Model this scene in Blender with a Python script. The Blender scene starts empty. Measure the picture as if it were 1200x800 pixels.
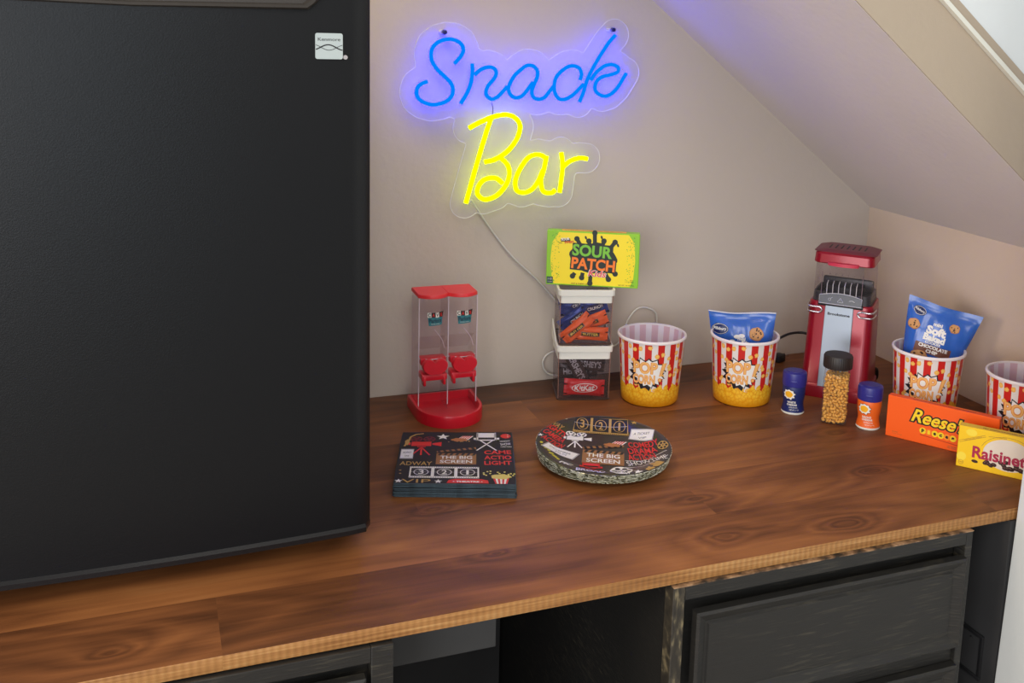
import bpy, bmesh, math, random
import numpy as np
from mathutils import Vector, Matrix, noise
from mathutils.geometry import tessellate_polygon
random.seed(7)
PI = math.pi
sc = bpy.context.scene
col = bpy.context.scene.collection
R = math.radians

# ---------------------------------------------------------------- materials
def lin(c):
    c = c / 255.0
    return c / 12.92 if c <= 0.04045 else ((c + 0.055) / 1.055) ** 2.4
def rgb(r, g, b): return (lin(r), lin(g), lin(b), 1)
MATS = {}
def new_mat(name):
    m = bpy.data.materials.new(name); m.use_nodes = True
    return m, m.node_tree.nodes, m.node_tree.links, m.node_tree.nodes['Principled BSDF']
def mat(name, c, rough=0.5, metal=0.0, spec=0.5, coat=0.0, bump=0.0, bscale=200, var=0.0, vscale=8, alpha=None, trans=0, sss=0):
    if name in MATS: return MATS[name]
    m, N, L, b = new_mat(name)
    b.inputs['Base Color'].default_value = rgb(*c)
    b.inputs['Roughness'].default_value = rough
    b.inputs['Metallic'].default_value = metal
    b.inputs['Specular IOR Level'].default_value = spec
    b.inputs['Coat Weight'].default_value = coat
    b.inputs['Coat Roughness'].default_value = 0.15
    if trans: b.inputs['Transmission Weight'].default_value = trans
    tc = N.new('ShaderNodeTexCoord')
    if bump:
        n = N.new('ShaderNodeTexNoise'); n.inputs['Scale'].default_value = bscale; n.inputs['Detail'].default_value = 3
        bp = N.new('ShaderNodeBump'); bp.inputs['Strength'].default_value = bump; bp.inputs['Distance'].default_value = 0.002
        L.new(tc.outputs['Object'], n.inputs['Vector']); L.new(n.outputs['Fac'], bp.inputs['Height']); L.new(bp.outputs['Normal'], b.inputs['Normal'])
    if var:
        n = N.new('ShaderNodeTexNoise'); n.inputs['Scale'].default_value = vscale; n.inputs['Detail'].default_value = 5
        mx = N.new('ShaderNodeMix'); mx.data_type = 'RGBA'
        mx.inputs[6].default_value = rgb(*[max(0, v * (1 - var)) for v in c]); mx.inputs[7].default_value = rgb(*[min(255, v * (1 + var)) for v in c])
        L.new(tc.outputs['Object'], n.inputs['Vector']); L.new(n.outputs['Fac'], mx.inputs[0]); L.new(mx.outputs[2], b.inputs['Base Color'])
    MATS[name] = m
    return m
def thin_clear(name, tint=(255, 255, 255), gloss=0.12, haze=0.0, hcol=(230, 230, 235), edge=0.5):
    """thin clear plastic sheet: see-through, mirror-like at grazing angles"""
    if name in MATS: return MATS[name]
    m, N, L, b = new_mat(name); N.remove(b)
    out = N['Material Output']
    t = N.new('ShaderNodeBsdfTransparent'); t.inputs[0].default_value = rgb(*tint)
    g = N.new('ShaderNodeBsdfGlossy'); g.inputs['Roughness'].default_value = 0.08
    d = N.new('ShaderNodeBsdfDiffuse'); d.inputs[0].default_value = rgb(*hcol)
    lw = N.new('ShaderNodeLayerWeight'); lw.inputs['Blend'].default_value = 0.35
    mr = N.new('ShaderNodeMapRange'); mr.inputs['To Min'].default_value = gloss * 0.35; mr.inputs['To Max'].default_value = edge
    L.new(lw.outputs['Facing'], mr.inputs['Value'])
    pw = N.new('ShaderNodeMath'); pw.operation = 'POWER'; pw.inputs[1].default_value = 1.6
    L.new(mr.outputs[0], pw.inputs[0])
    m1 = N.new('ShaderNodeMixShader'); m1.inputs[0].default_value = haze
    L.new(t.outputs[0], m1.inputs[1]); L.new(d.outputs[0], m1.inputs[2])
    m2 = N.new('ShaderNodeMixShader')
    L.new(pw.outputs[0], m2.inputs[0]); L.new(m1.outputs[0], m2.inputs[1]); L.new(g.outputs[0], m2.inputs[2])
    L.new(m2.outputs[0], out.inputs[0])
    MATS[name] = m
    return m
def emit(name, c, s):
    m, N, L, b = new_mat(name)
    b.inputs['Base Color'].default_value = (0.0, 0.0, 0.0, 1); b.inputs['Specular IOR Level'].default_value = 0.0
    b.inputs['Emission Color'].default_value = (c[0], c[1], c[2], 1); b.inputs['Emission Strength'].default_value = s
    MATS[name] = m
    return m

def nodes_tools(N, L):
    def math_(op, a, b=None, c=None, clamp=False):
        n = N.new('ShaderNodeMath'); n.operation = op; n.use_clamp = clamp
        for i, v in enumerate((a, b, c)):
            if v is None: continue
            if isinstance(v, (int, float)): n.inputs[i].default_value = v
            else: L.new(v, n.inputs[i])
        return n.outputs[0]
    def mix(f, a, b):
        n = N.new('ShaderNodeMix'); n.data_type = 'RGBA'
        if isinstance(f, (int, float)): n.inputs[0].default_value = f
        else: L.new(f, n.inputs[0])
        for i, v in ((6, a), (7, b)):
            if isinstance(v, tuple): n.inputs[i].default_value = v
            else: L.new(v, n.inputs[i])
        return n.outputs[2]
    def ramp(f, stops):
        n = N.new('ShaderNodeValToRGB'); e = n.color_ramp.elements
        while len(e) < len(stops): e.new(0.5)
        for k, (p, c) in enumerate(stops): e[k].position = p; e[k].color = c
        L.new(f, n.inputs[0]); return n.outputs[0]
    return math_, mix, ramp

KNOTS = [(0.6076, -0.4555, 0.011), (0.592, -0.550, 0.018), (0.748, -0.568, 0.020), (0.295, -0.385, 0.013), (0.905, -0.335, 0.013), (0.335, -0.505, 0.008), (-0.05, -0.565, 0.016), (0.87, -0.455, 0.010)]
def wood_material():
    m, N, L, b = new_mat('stained_wood'); math_, mix, ramp = nodes_tools(N, L)
    tc = N.new('ShaderNodeTexCoord'); sp = N.new('ShaderNodeSeparateXYZ'); L.new(tc.outputs['Object'], sp.inputs[0])
    x, y, z = sp.outputs
    # boards running along x
    yy = math_('ADD', math_('MULTIPLY', y, 1 / 0.105), 40.76)
    row = math_('FLOOR', yy)
    xs = math_('ADD', math_('MULTIPLY', x, 1 / 0.9), math_('MULTIPLY', row, 0.37))
    brd = math_('FLOOR', xs)
    cb = N.new('ShaderNodeCombineXYZ'); L.new(row, cb.inputs[0]); L.new(brd, cb.inputs[1])
    wn = N.new('ShaderNodeTexWhiteNoise'); L.new(cb.outputs[0], wn.inputs['Vector'])
    # grain coordinates, shifted from board to board
    def coords(sx, sy, sz):
        mp = N.new('ShaderNodeCombineXYZ')
        L.new(math_('ADD', math_('MULTIPLY', x, sx), math_('MULTIPLY', wn.outputs['Value'], 17.0)), mp.inputs[0])
        L.new(math_('MULTIPLY', y, sy), mp.inputs[1]); L.new(math_('ADD', math_('MULTIPLY', z, sz), math_('MULTIPLY', row, 3.1)), mp.inputs[2])
        return mp.outputs[0]
    def noise_(v, s, d, dist=0):
        n = N.new('ShaderNodeTexNoise'); n.inputs['Scale'].default_value = s; n.inputs['Detail'].default_value = d
        n.inputs['Distortion'].default_value = dist; L.new(v, n.inputs['Vector']); return n.outputs['Fac']
    big = noise_(coords(1.3, 6.5, 6.5), 1.0, 2, 0.7)
    kn = None; wv = noise_(coords(9, 22, 22), 1.0, 2)
    for kx, ky, kr_ in KNOTS:
        dx = math_('MULTIPLY', math_('SUBTRACT', x, kx), 1 / (2.3 * kr_)); dy = math_('MULTIPLY', math_('SUBTRACT', y, ky), 1 / kr_)
        dd = math_('SQRT', math_('ADD', math_('MULTIPLY', dx, dx), math_('MULTIPLY', dy, dy)))
        dd = math_('ADD', dd, math_('MULTIPLY', math_('SUBTRACT', wv, 0.5), 2.0))
        e = math_('POWER', 2.718, math_('MULTIPLY', math_('MAXIMUM', dd, 0.0), -1.0))
        kn = e if kn is None else math_('ADD', kn, e)
    big = math_('ADD', big, math_('MULTIPLY', kn, 0.42))
    rings = math_('FRACT', math_('MULTIPLY', big, 8.0))
    rings = math_('ABSOLUTE', math_('SUBTRACT', rings, 0.5))
    fine = noise_(coords(5, 160, 160), 1.0, 4)
    fiber = noise_(coords(14, 420, 420), 1.0, 2)
    blot = noise_(coords(2.2, 5, 5), 1.4, 3, 0.6)
    f = math_('ADD', math_('MULTIPLY', rings, 0.30), math_('MULTIPLY', fine, 0.27))
    f = math_('ADD', f, math_('MULTIPLY', blot, 0.85))
    f = math_('ADD', f, math_('MULTIPLY', wn.outputs['Value'], 0.20))
    f = math_('SUBTRACT', f, math_('MULTIPLY', math_('MINIMUM', kn, 1.0), 0.16))
    f = math_('SUBTRACT', f, 0.29); f = math_('ADD', math_('MULTIPLY', math_('SUBTRACT', f, 0.465), 1.2), 0.47)
    c = ramp(f, [(0.10, rgb(64, 36, 18)), (0.32, rgb(98, 58, 31)), (0.50, rgb(124, 76, 42)), (0.70, rgb(148, 94, 52)), (0.95, rgb(172, 118, 70))])
    # thin gaps between the boards
    fy = math_('FRACT', yy); edge = math_('LESS_THAN', math_('MINIMUM', fy, math_('SUBTRACT', 1.0, fy)), 0.007)
    c = mix(math_('MULTIPLY', edge, 0.35), c, rgb(70, 38, 20))
    # bare, rougher front edge of the board (lighter end of the stain)
    geo = N.new('ShaderNodeNewGeometry'); sn = N.new('ShaderNodeSeparateXYZ'); L.new(geo.outputs['Normal'], sn.inputs[0])
    front = math_('LESS_THAN', sn.outputs[1], -0.35)
    teeth = math_('SINE', math_('MULTIPLY', x, 900)); teeth = math_('MULTIPLY', math_('ADD', teeth, 1), 0.5)
    low = noise_(coords(8, 300, 420), 1.0, 3)
    patch = noise_(coords(6, 20, 20), 1.0, 2)
    ce = ramp(math_('ADD', math_('ADD', math_('MULTIPLY', low, 0.55), math_('MULTIPLY', teeth, math_('MULTIPLY', patch, 0.09))), math_('MULTIPLY', patch, 0.35)), [(0.28, rgb(120, 76, 40)), (0.5, rgb(168, 120, 70)), (0.72, rgb(202, 162, 108))])
    c = mix(front, c, ce)
    L.new(c, b.inputs['Base Color'])
    rr = math_('ADD', math_('MULTIPLY', fine, 0.15), 0.40); L.new(rr, b.inputs['Roughness'])
    b.inputs['Specular IOR Level'].default_value = 0.32
    bp = N.new('ShaderNodeBump'); bp.inputs['Strength'].default_value = 0.25; bp.inputs['Distance'].default_value = 0.001
    L.new(math_('ADD', fiber, math_('MULTIPLY', math_('MULTIPLY', teeth, front), 1.5)), bp.inputs['Height']); L.new(bp.outputs['Normal'], b.inputs['Normal'])
    MATS['wood'] = m
    return m

def black_paint():
    m, N, L, b = new_mat('worn_black_paint'); math_, mix, ramp = nodes_tools(N, L)
    tc = N.new('ShaderNodeTexCoord')
    mp = N.new('ShaderNodeMapping'); mp.inputs['Scale'].default_value = (28, 60, 420); L.new(tc.outputs['Object'], mp.inputs[0])
    n = N.new('ShaderNodeTexNoise'); n.inputs['Scale'].default_value = 1.0; n.inputs['Detail'].default_value = 5; L.new(mp.outputs[0], n.inputs['Vector'])
    n2 = N.new('ShaderNodeTexNoise'); n2.inputs['Scale'].default_value = 6; n2.inputs['Detail'].default_value = 4; L.new(tc.outputs['Object'], n2.inputs['Vector'])
    w = math_('MULTIPLY', math_('SUBTRACT', n.outputs['Fac'], 0.54, None, True), 2.6, None, True)
    w = math_('MULTIPLY', w, math_('MULTIPLY', math_('SUBTRACT', n2.outputs['Fac'], 0.42, None, True), 6, None, True))
    c = mix(w, rgb(33, 32, 30), rgb(88, 82, 68))
    L.new(c, b.inputs['Base Color']); b.inputs['Roughness'].default_value = 0.55
    bp = N.new('ShaderNodeBump'); bp.inputs['Strength'].default_value = 0.5; bp.inputs['Distance'].default_value = 0.001
    L.new(n.outputs['Fac'], bp.inputs['Height']); L.new(bp.outputs['Normal'], b.inputs['Normal'])
    MATS['bpaint'] = m
    return m

def worn_edge():
    m, N, L, b = new_mat('rubbed_through_edge'); math_, mix, ramp = nodes_tools(N, L)
    tc = N.new('ShaderNodeTexCoord')
    mp = N.new('ShaderNodeMapping'); mp.inputs['Scale'].default_value = (60, 60, 60); L.new(tc.outputs['Object'], mp.inputs[0])
    n = N.new('ShaderNodeTexNoise'); n.inputs['Scale'].default_value = 1.0; n.inputs['Detail'].default_value = 6; L.new(mp.outputs[0], n.inputs['Vector'])
    c = ramp(n.outputs['Fac'], [(0.38, rgb(40, 34, 28)), (0.5, rgb(112, 84, 58)), (0.62, rgb(160, 128, 96))])
    L.new(c, b.inputs['Base Color']); b.inputs['Roughness'].default_value = 0.65
    MATS['wedge'] = m
    return m
def stile_paint():
    m, N, L, b = new_mat('worn_stile_paint'); math_, mix, ramp = nodes_tools(N, L)
    tc = N.new('ShaderNodeTexCoord')
    mp = N.new('ShaderNodeMapping'); mp.inputs['Scale'].default_value = (220, 60, 60); L.new(tc.outputs['Object'], mp.inputs[0])
    n = N.new('ShaderNodeTexNoise'); n.inputs['Scale'].default_value = 1.0; n.inputs['Detail'].default_value = 5; L.new(mp.outputs[0], n.inputs['Vector'])
    c = ramp(n.outputs['Fac'], [(0.42, rgb(44, 40, 34)), (0.58, rgb(66, 60, 48)), (0.72, rgb(128, 116, 88))])
    L.new(c, b.inputs['Base Color']); b.inputs['Roughness'].default_value = 0.6
    MATS['stile'] = m
    return m

def tub_material(inside=False):
    """printed popcorn tub: red and white stripes with a bank of popcorn round the foot"""
    m, N, L, b = new_mat('tub_inside' if inside else 'tub_print'); math_, mix, ramp = nodes_tools(N, L)
    tc = N.new('ShaderNodeTexCoord'); sp = N.new('ShaderNodeSeparateXYZ'); L.new(tc.outputs['Object'], sp.inputs[0])
    x, y, z = sp.outputs
    ang = math_('ARCTAN2', y, x)
    st = math_('FRACT', math_('ADD', math_('MULTIPLY', ang, 16 / (2 * PI)), 16.28))
    red = math_('LESS_THAN', st, 0.53)
    c = mix(red, rgb(232, 226, 222), rgb(205, 40, 34))
    if inside:
        c = mix(red, rgb(228, 218, 226), rgb(212, 178, 190))
        L.new(c, b.inputs['Base Color']); b.inputs['Roughness'].default_value = 0.35
        MATS['tub_inside'] = m; return m
    # flat coordinates round the wall
    cb = N.new('ShaderNodeCombineXYZ'); L.new(math_('MULTIPLY', ang, 0.050), cb.inputs[0]); L.new(z, cb.inputs[1])
    dist = N.new('ShaderNodeTexNoise'); dist.inputs['Scale'].default_value = 220; L.new(cb.outputs[0], dist.inputs['Vector'])
    vm = N.new('ShaderNodeVectorMath'); vm.operation = 'MULTIPLY_ADD'; L.new(dist.outputs['Color'], vm.inputs[0]); vm.inputs[1].default_value = (0.004, 0.004, 0); L.new(cb.outputs[0], vm.inputs[2])
    def vor(scale, feat='F1'):
        v = N.new('ShaderNodeTexVoronoi'); v.voronoi_dimensions = '2D'; v.feature = feat; v.inputs['Scale'].default_value = scale; L.new(vm.outputs[0], v.inputs['Vector']); return v
    # loose flakes over the stripes
    v1 = vor(88)
    fl = math_('LESS_THAN', v1.outputs['Distance'], 0.30)
    spc = N.new('ShaderNodeSeparateColor'); L.new(v1.outputs['Color'], spc.inputs[0])
    pick = math_('LESS_THAN', spc.outputs[0], 0.62)
    c = mix(math_('MULTIPLY', fl, pick), c, mix(math_('MULTIPLY', v1.outputs['Distance'], 3.0, None, True), rgb(250, 208, 110), rgb(238, 168, 80)))
    # the bank of popcorn
    v2 = vor(165); v3 = vor(165, 'DISTANCE_TO_EDGE')
    pc = mix(math_('MULTIPLY', v2.outputs['Distance'], 1.2, None, True), rgb(252, 205, 62), rgb(240, 172, 30))
    pc = mix(math_('MULTIPLY', math_('LESS_THAN', v3.outputs['Distance'], 0.05), 0.55), pc, rgb(222, 128, 14))
    pc = mix(math_('SUBTRACT', 1.0, math_('MULTIPLY', z, 50), None, True), pc, rgb(242, 158, 16))
    v4 = vor(75)
    top = math_('ADD', 0.030, math_('MULTIPLY', math_('SUBTRACT', 0.55, v4.outputs['Distance']), 0.016))
    c = mix(math_('LESS_THAN', z, top), c, pc)
    L.new(c, b.inputs['Base Color']); b.inputs['Roughness'].default_value = 0.32
    MATS['tub'] = m
    return m

def wall_material(name, c, bump=0.25):
    return mat(name, c, rough=0.85, spec=0.25, bump=bump, bscale=90, var=0.025, vscale=3)

WOOD = wood_material(); BP = black_paint(); WE = worn_edge(); ST = stile_paint()
TUB = tub_material(); TUBIN = tub_material(True)

# ---------------------------------------------------------------- mesh builder
class MB:
    """collects shapes and links them as ONE mesh object with several materials"""
    def __init__(s): s.bm = bmesh.new(); s.mats = []
    def mi(s, m):
        if m not in s.mats: s.mats.append(m)
        return s.mats.index(m)
    def faces(s, verts, faces, m):
        k = s.mi(m); vs = [s.bm.verts.new(v) for v in verts]; out = []
        for f in faces:
            try: g = s.bm.faces.new([vs[i] for i in f]); g.material_index = k; out.append(g)
            except ValueError: pass
        return out
    def merge(s, b2, m, M=None):
        k = s.mi(m); mp = {}
        for v in b2.verts: mp[v] = s.bm.verts.new(M @ v.co if M else v.co)
        for f in b2.faces:
            try: g = s.bm.faces.new([mp[v] for v in f.verts]); g.material_index = k
            except ValueError: pass
        b2.free()
    def box(s, x0, x1, y0, y1, z0, z1, m, bev=0.0, seg=2, M=None):
        b = bmesh.new(); bmesh.ops.create_cube(b, size=1)
        for v in b.verts: v.co = Vector(((x0 + x1) / 2 + v.co.x * (x1 - x0), (y0 + y1) / 2 + v.co.y * (y1 - y0), (z0 + z1) / 2 + v.co.z * (z1 - z0)))
        if bev: bmesh.ops.bevel(b, geom=list(b.edges), offset=bev, segments=seg, affect='EDGES', profile=0.5)
        s.merge(b, m, M)
    def lathe(s, prof, m, seg=48, c=(0, 0, 0), rfun=None):
        n = len(prof); V = []
        for i in range(seg):
            a = 2 * PI * i / seg
            for k, (r, z) in enumerate(prof):
                q = r * (rfun(a, k) if rfun else 1)
                V.append((c[0] + q * math.cos(a), c[1] + q * math.sin(a), c[2] + z))
        F = []
        for i in range(seg):
            j = (i + 1) % seg
            for k in range(n - 1): F.append((i * n + k, j * n + k, j * n + k + 1, i * n + k + 1))
        fs = s.faces(V, F, m)
        bmesh.ops.remove_doubles(s.bm, verts=list({v for f in fs for v in f.verts}), dist=1e-6)
    def loft(s, rings, m, cap0=True, cap1=True):
        n = len(rings[0]); V = [p for r in rings for p in r]; F = []
        for k in range(len(rings) - 1):
            for i in range(n): j = (i + 1) % n; F.append((k * n + i, k * n + j, (k + 1) * n + j, (k + 1) * n + i))
        if cap0: F.append(tuple(range(n))[::-1])
        if cap1: F.append(tuple((len(rings) - 1) * n + i for i in range(n)))
        s.faces(V, F, m)
    def prism(s, pts, a, b, m, axis='z', cap0=True, cap1=True):
        def P(p, h): return {'z': (p[0], p[1], h), 'y': (p[0], h, p[1]), 'x': (h, p[0], p[1])}[axis]
        n = len(pts)
        s.faces([P(p, a) for p in pts] + [P(p, b) for p in pts], [(i, (i + 1) % n, (i + 1) % n + n, i + n) for i in range(n)], m)
        t = tessellate_polygon([[Vector((p[0], p[1], 0)) for p in pts]])
        if cap0: s.faces([P(p, a) for p in pts], t, m)
        if cap1: s.faces([P(p, b) for p in pts], t, m)
    def tube(s, path, r, m, seg=8, closed=False, smooth=True, n=6):
        P = [Vector(p) for p in path]
        if smooth: P = catmull(P, n, closed)
        N_ = len(P); rings = []; up = None
        for i in range(N_):
            a = P[(i - 1) % N_] if (closed or i > 0) else P[i]; b = P[(i + 1) % N_] if (closed or i < N_ - 1) else P[i]
            t = (b - a).normalized()
            if up is None: up = Vector((0, 0, 1)) if abs(t.z) < 0.9 else Vector((1, 0, 0))
            x = t.cross(up)
            if x.length < 1e-6: x = t.orthogonal()
            x.normalize(); y = x.cross(t).normalized(); up = y
            rings.append([P[i] + r * (math.cos(2 * PI * k / seg) * x + math.sin(2 * PI * k / seg) * y) for k in range(seg)])
        if closed: rings.append(rings[0]); s.loft(rings, m, False, False)
        else: s.loft(rings, m)
    def art(s, A, fn, L=None):
        """A: drawing in flat coordinates; fn(u, v, h) lays it on the surface"""
        for tris, pts, m, layer in A.items:
            if L: pts, tris = subdivide(pts, tris, L)
            s.faces([fn(p[0], p[1], layer * 0.00011 + 0.00006) for p in pts], tris, m)
    def build(s, name, parent=None, smooth=35, loc=None, rot=None):
        bmesh.ops.recalc_face_normals(s.bm, faces=list(s.bm.faces))
        for f in s.bm.faces: f.smooth = True
        c = math.cos(R(smooth))
        for e in s.bm.edges:
            if len(e.link_faces) == 2 and e.link_faces[0].normal.dot(e.link_faces[1].normal) < c: e.smooth = False
        me = bpy.data.meshes.new(name); s.bm.to_mesh(me); s.bm.free()
        for m in s.mats: me.materials.append(m)
        o = bpy.data.objects.new(name, me); col.objects.link(o)
        if parent: o.parent = parent
        if loc: o.location = loc
        if rot: o.rotation_euler = rot
        return o

def catmull(P, n=6, closed=False):
    out = []; N_ = len(P)
    rng = range(N_) if closed else range(N_ - 1)
    for i in rng:
        p1, p2 = P[i], P[(i + 1) % N_]
        p0 = P[i - 1] if (closed or i > 0) else p1 + (p1 - p2)
        p3 = P[(i + 2) % N_] if (closed or i < N_ - 2) else p2 + (p2 - p1)
        for k in range(n):
            t = k / n
            out.append(0.5 * ((2 * p1) + (-p0 + p2) * t + (2 * p0 - 5 * p1 + 4 * p2 - p3) * t * t + (-p0 + 3 * p1 - 3 * p2 + p3) * t ** 3))
    if not closed: out.append(P[-1].copy())
    return out

def subdivide(pts, tris, L):
    pts = [tuple(p) for p in pts]; tris = [tuple(t) for t in tris]
    for _ in range(8):
        mid = {}; new = []; changed = False
        def m(a, b):
            k = (min(a, b), max(a, b))
            pa, pb = pts[a], pts[b]
            if math.hypot(pa[0] - pb[0], pa[1] - pb[1]) <= L: return None
            if k not in mid: mid[k] = len(pts); pts.append(((pa[0] + pb[0]) / 2, (pa[1] + pb[1]) / 2))
            return mid[k]
        for a, b, c in tris:
            ab, bc, ca = m(a, b), m(b, c), m(c, a)
            k = [x is not None for x in (ab, bc, ca)]
            if not any(k): new.append((a, b, c)); continue
            changed = True
            if all(k): new += [(a, ab, ca), (ab, b, bc), (ca, bc, c), (ab, bc, ca)]
            elif k == [True, False, False]: new += [(a, ab, c), (ab, b, c)]
            elif k == [False, True, False]: new += [(a, b, bc), (a, bc, c)]
            elif k == [False, False, True]: new += [(a, b, ca), (b, c, ca)]
            elif k == [True, True, False]: new += [(ab, b, bc), (a, ab, bc), (a, bc, c)]
            elif k == [False, True, True]: new += [(bc, c, ca), (a, b, bc), (a, bc, ca)]
            else: new += [(a, ab, ca), (ab, b, c), (ab, c, ca)]
        tris = new
        if not changed: break
    return pts, tris

# ---------------------------------------------------------------- flat drawing kit (print on packets, napkins, signs)
TXT = {}
def text_mesh(s, bold, space):
    k = (s, bold, space)
    if k in TXT: return TXT[k]
    cu = bpy.data.curves.new('t', 'FONT'); cu.body = s; cu.size = 1; cu.offset = bold; cu.space_character = space; cu.resolution_u = 3; cu.fill_mode = 'FRONT'
    o = bpy.data.objects.new('t', cu); col.objects.link(o)
    dg = bpy.context.evaluated_depsgraph_get(); dg.update(); ev = o.evaluated_get(dg); me = ev.to_mesh()
    pts = [(v.co.x, v.co.y) for v in me.vertices]; tris = []
    for p in me.polygons:
        v = list(p.vertices)
        for i in range(1, len(v) - 1): tris.append((v[0], v[i], v[i + 1]))
    ev.to_mesh_clear(); bpy.data.objects.remove(o); bpy.data.curves.remove(cu)
    TXT[k] = (pts, tris); return TXT[k]
class Art:
    def __init__(s, clip=None): s.items = []; s.clip = clip
    def poly(s, pts, m, layer=1):
        t = tessellate_polygon([[Vector((p[0], p[1], 0)) for p in pts]])
        s.items.append((t, pts, m, layer))
    def rect(s, x0, y0, x1, y1, m, layer=1, rot=0):
        cx, cy = (x0 + x1) / 2, (y0 + y1) / 2; c, d = math.cos(R(rot)), math.sin(R(rot))
        s.poly([(cx + (x - cx) * c - (y - cy) * d, cy + (x - cx) * d + (y - cy) * c) for x, y in ((x0, y0), (x1, y0), (x1, y1), (x0, y1))], m, layer)
    def ell(s, cx, cy, rx, ry, m, layer=1, n=20, rot=0):
        c, d = math.cos(R(rot)), math.sin(R(rot))
        s.poly([(cx + rx * math.cos(2 * PI * i / n) * c - ry * math.sin(2 * PI * i / n) * d, cy + rx * math.cos(2 * PI * i / n) * d + ry * math.sin(2 * PI * i / n) * c) for i in range(n)], m, layer)
    def ring(s, cx, cy, rx, ry, w, m, layer=1, n=24, a0=0, a1=360):
        full = a1 - a0 >= 360; k = n if full else n + 1; P = []
        for i in range(k):
            a = R(a0 + (a1 - a0) * i / n); P += [(cx + rx * math.cos(a), cy + ry * math.sin(a)), (cx + (rx - w) * math.cos(a), cy + (ry - w) * math.sin(a))]
        T = []
        for i in range(n):
            j = (i + 1) % k; T += [(2 * i, 2 * j, 2 * j + 1), (2 * i, 2 * j + 1, 2 * i + 1)]
        s.items.append((T, P, m, layer))
    def line(s, pts, w, m, layer=1):
        for (x0, y0), (x1, y1) in zip(pts, pts[1:]):
            d = math.hypot(x1 - x0, y1 - y0) or 1; nx, ny = -(y1 - y0) / d * w / 2, (x1 - x0) / d * w / 2
            s.items.append(([(0, 1, 2), (0, 2, 3)], [(x0 + nx, y0 + ny), (x1 + nx, y1 + ny), (x1 - nx, y1 - ny), (x0 - nx, y0 - ny)], m, layer))
    def star(s, cx, cy, r, m, layer=1, n=5, inner=0.42, rot=90, sy=1, jit=0, seed=1):
        rd = random.Random(seed); P = []
        for i in range(2 * n):
            q = (r if i % 2 == 0 else r * inner) * (1 + jit * (rd.random() - 0.5)); a = R(rot) + PI * i / n
            P.append((cx + q * math.cos(a), cy + q * math.sin(a) * sy))
        s.poly(P, m, layer)
    def blob(s, cx, cy, rx, ry, m, layer=1, n=22, amp=0.18, seed=1):
        rd = random.Random(seed); ph = [rd.random() * 6 for _ in range(3)]; P = []
        for i in range(n):
            a = 2 * PI * i / n; q = 1 + amp * (math.sin(5 * a + ph[0]) + 0.6 * math.sin(8 * a + ph[1])) * 0.6
            P.append((cx + rx * q * math.cos(a), cy + ry * q * math.sin(a)))
        s.poly(P, m, layer)
    def text(s, t, cx, cy, w, h, m, layer=2, rot=0, shear=0, bold=0.0, space=1.0):
        pts, tris = text_mesh(t, bold, space)
        if not pts: return
        xs = [p[0] for p in pts]; ys = [p[1] for p in pts]; x0, x1, y0, y1 = min(xs), max(xs), min(ys), max(ys)
        kx = w / (x1 - x0); ky = h / (y1 - y0) if h else kx; c, d = math.cos(R(rot)), math.sin(R(rot)); P = []
        for x, y in pts:
            Y = (y - (y0 + y1) / 2) * ky; X = (x - (x0 + x1) / 2) * kx + shear * Y
            P.append((cx + X * c - Y * d, cy + X * d + Y * c))
        s.items.append((tris, P, m, layer))

def empty(name, loc, ang=0.0, label=None, cat=None, group=None):
    o = bpy.data.objects.new(name, None); col.objects.link(o); o.location = loc; o.rotation_euler = (0, 0, R(ang)); o.empty_display_size = 0.02
    tag(o, label, cat, group); return o
def tag(o, label=None, cat=None, group=None, kind=None):
    if label: o['label'] = label
    if cat: o['category'] = cat
    if group: o['group'] = group
    if kind: o['kind'] = kind
    return o
def copy_tree(o, parent=None):
    c = o.copy(); col.objects.link(c)
    if parent: c.parent = parent
    for ch in [k for k in bpy.data.objects if k.parent == o]: copy_tree(ch, c)
    return c
def rrect(x0, x1, y0, y1, r, n=5):
    P = []
    for cx, cy, a0 in ((x1 - r, y1 - r, 0), (x0 + r, y1 - r, 90), (x0 + r, y0 + r, 180), (x1 - r, y0 + r, 270)):
        for i in range(n + 1): a = R(a0 + 90 * i / n); P.append((cx + r * math.cos(a), cy + r * math.sin(a)))
    return P

white = mat('white_plastic', (228, 228, 220), 0.45)
black_ink = mat('black_ink', (24, 22, 24), 0.5)
white_ink = mat('white_ink', (235, 232, 226), 0.5)
red_ink = mat('red_ink', (214, 44, 40), 0.5)
gold_ink = mat('gold_ink', (196, 158, 84), 0.38, metal=0.3)
brown_ink = mat('brown_ink', (150, 104, 58), 0.5)
silver_ink = mat('silver_ink', (176, 172, 174), 0.4, metal=0.2)

# ---------------------------------------------------------------- the setting
WX, ZC, SL = 1.202, 0.2617, -0.7687
wall_beige = wall_material('wall_paint', (200, 190, 179))
wall_warm = wall_material('right_wall_paint', (218, 198, 178))
ceil_paint = wall_material('sloped_ceiling_paint', (228, 220, 214))
beam_paint = wall_material('beam_paint', (178, 164, 146))
trim_white = mat('white_trim_paint', (226, 226, 216), 0.5)
white_wall = wall_material('white_wall_paint', (224, 230, 232), 0.1)
floor_mat = mat('floor_carpet', (170, 156, 140), 0.9, bump=0.6, bscale=300, var=0.15, vscale=20)

m = MB(); m.box(-2.2, WX + 0.10, 0, 0.10, -0.9, 1.6, wall_beige); tag(m.build('wall_back'), kind='structure')
m = MB(); m.box(WX, WX + 0.10, -0.602, 0.0, -0.9, 0.2617 + 0.10, wall_warm); tag(m.build('wall_right'), kind='structure')
def cz(x): return ZC + SL * (x - WX)
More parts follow.
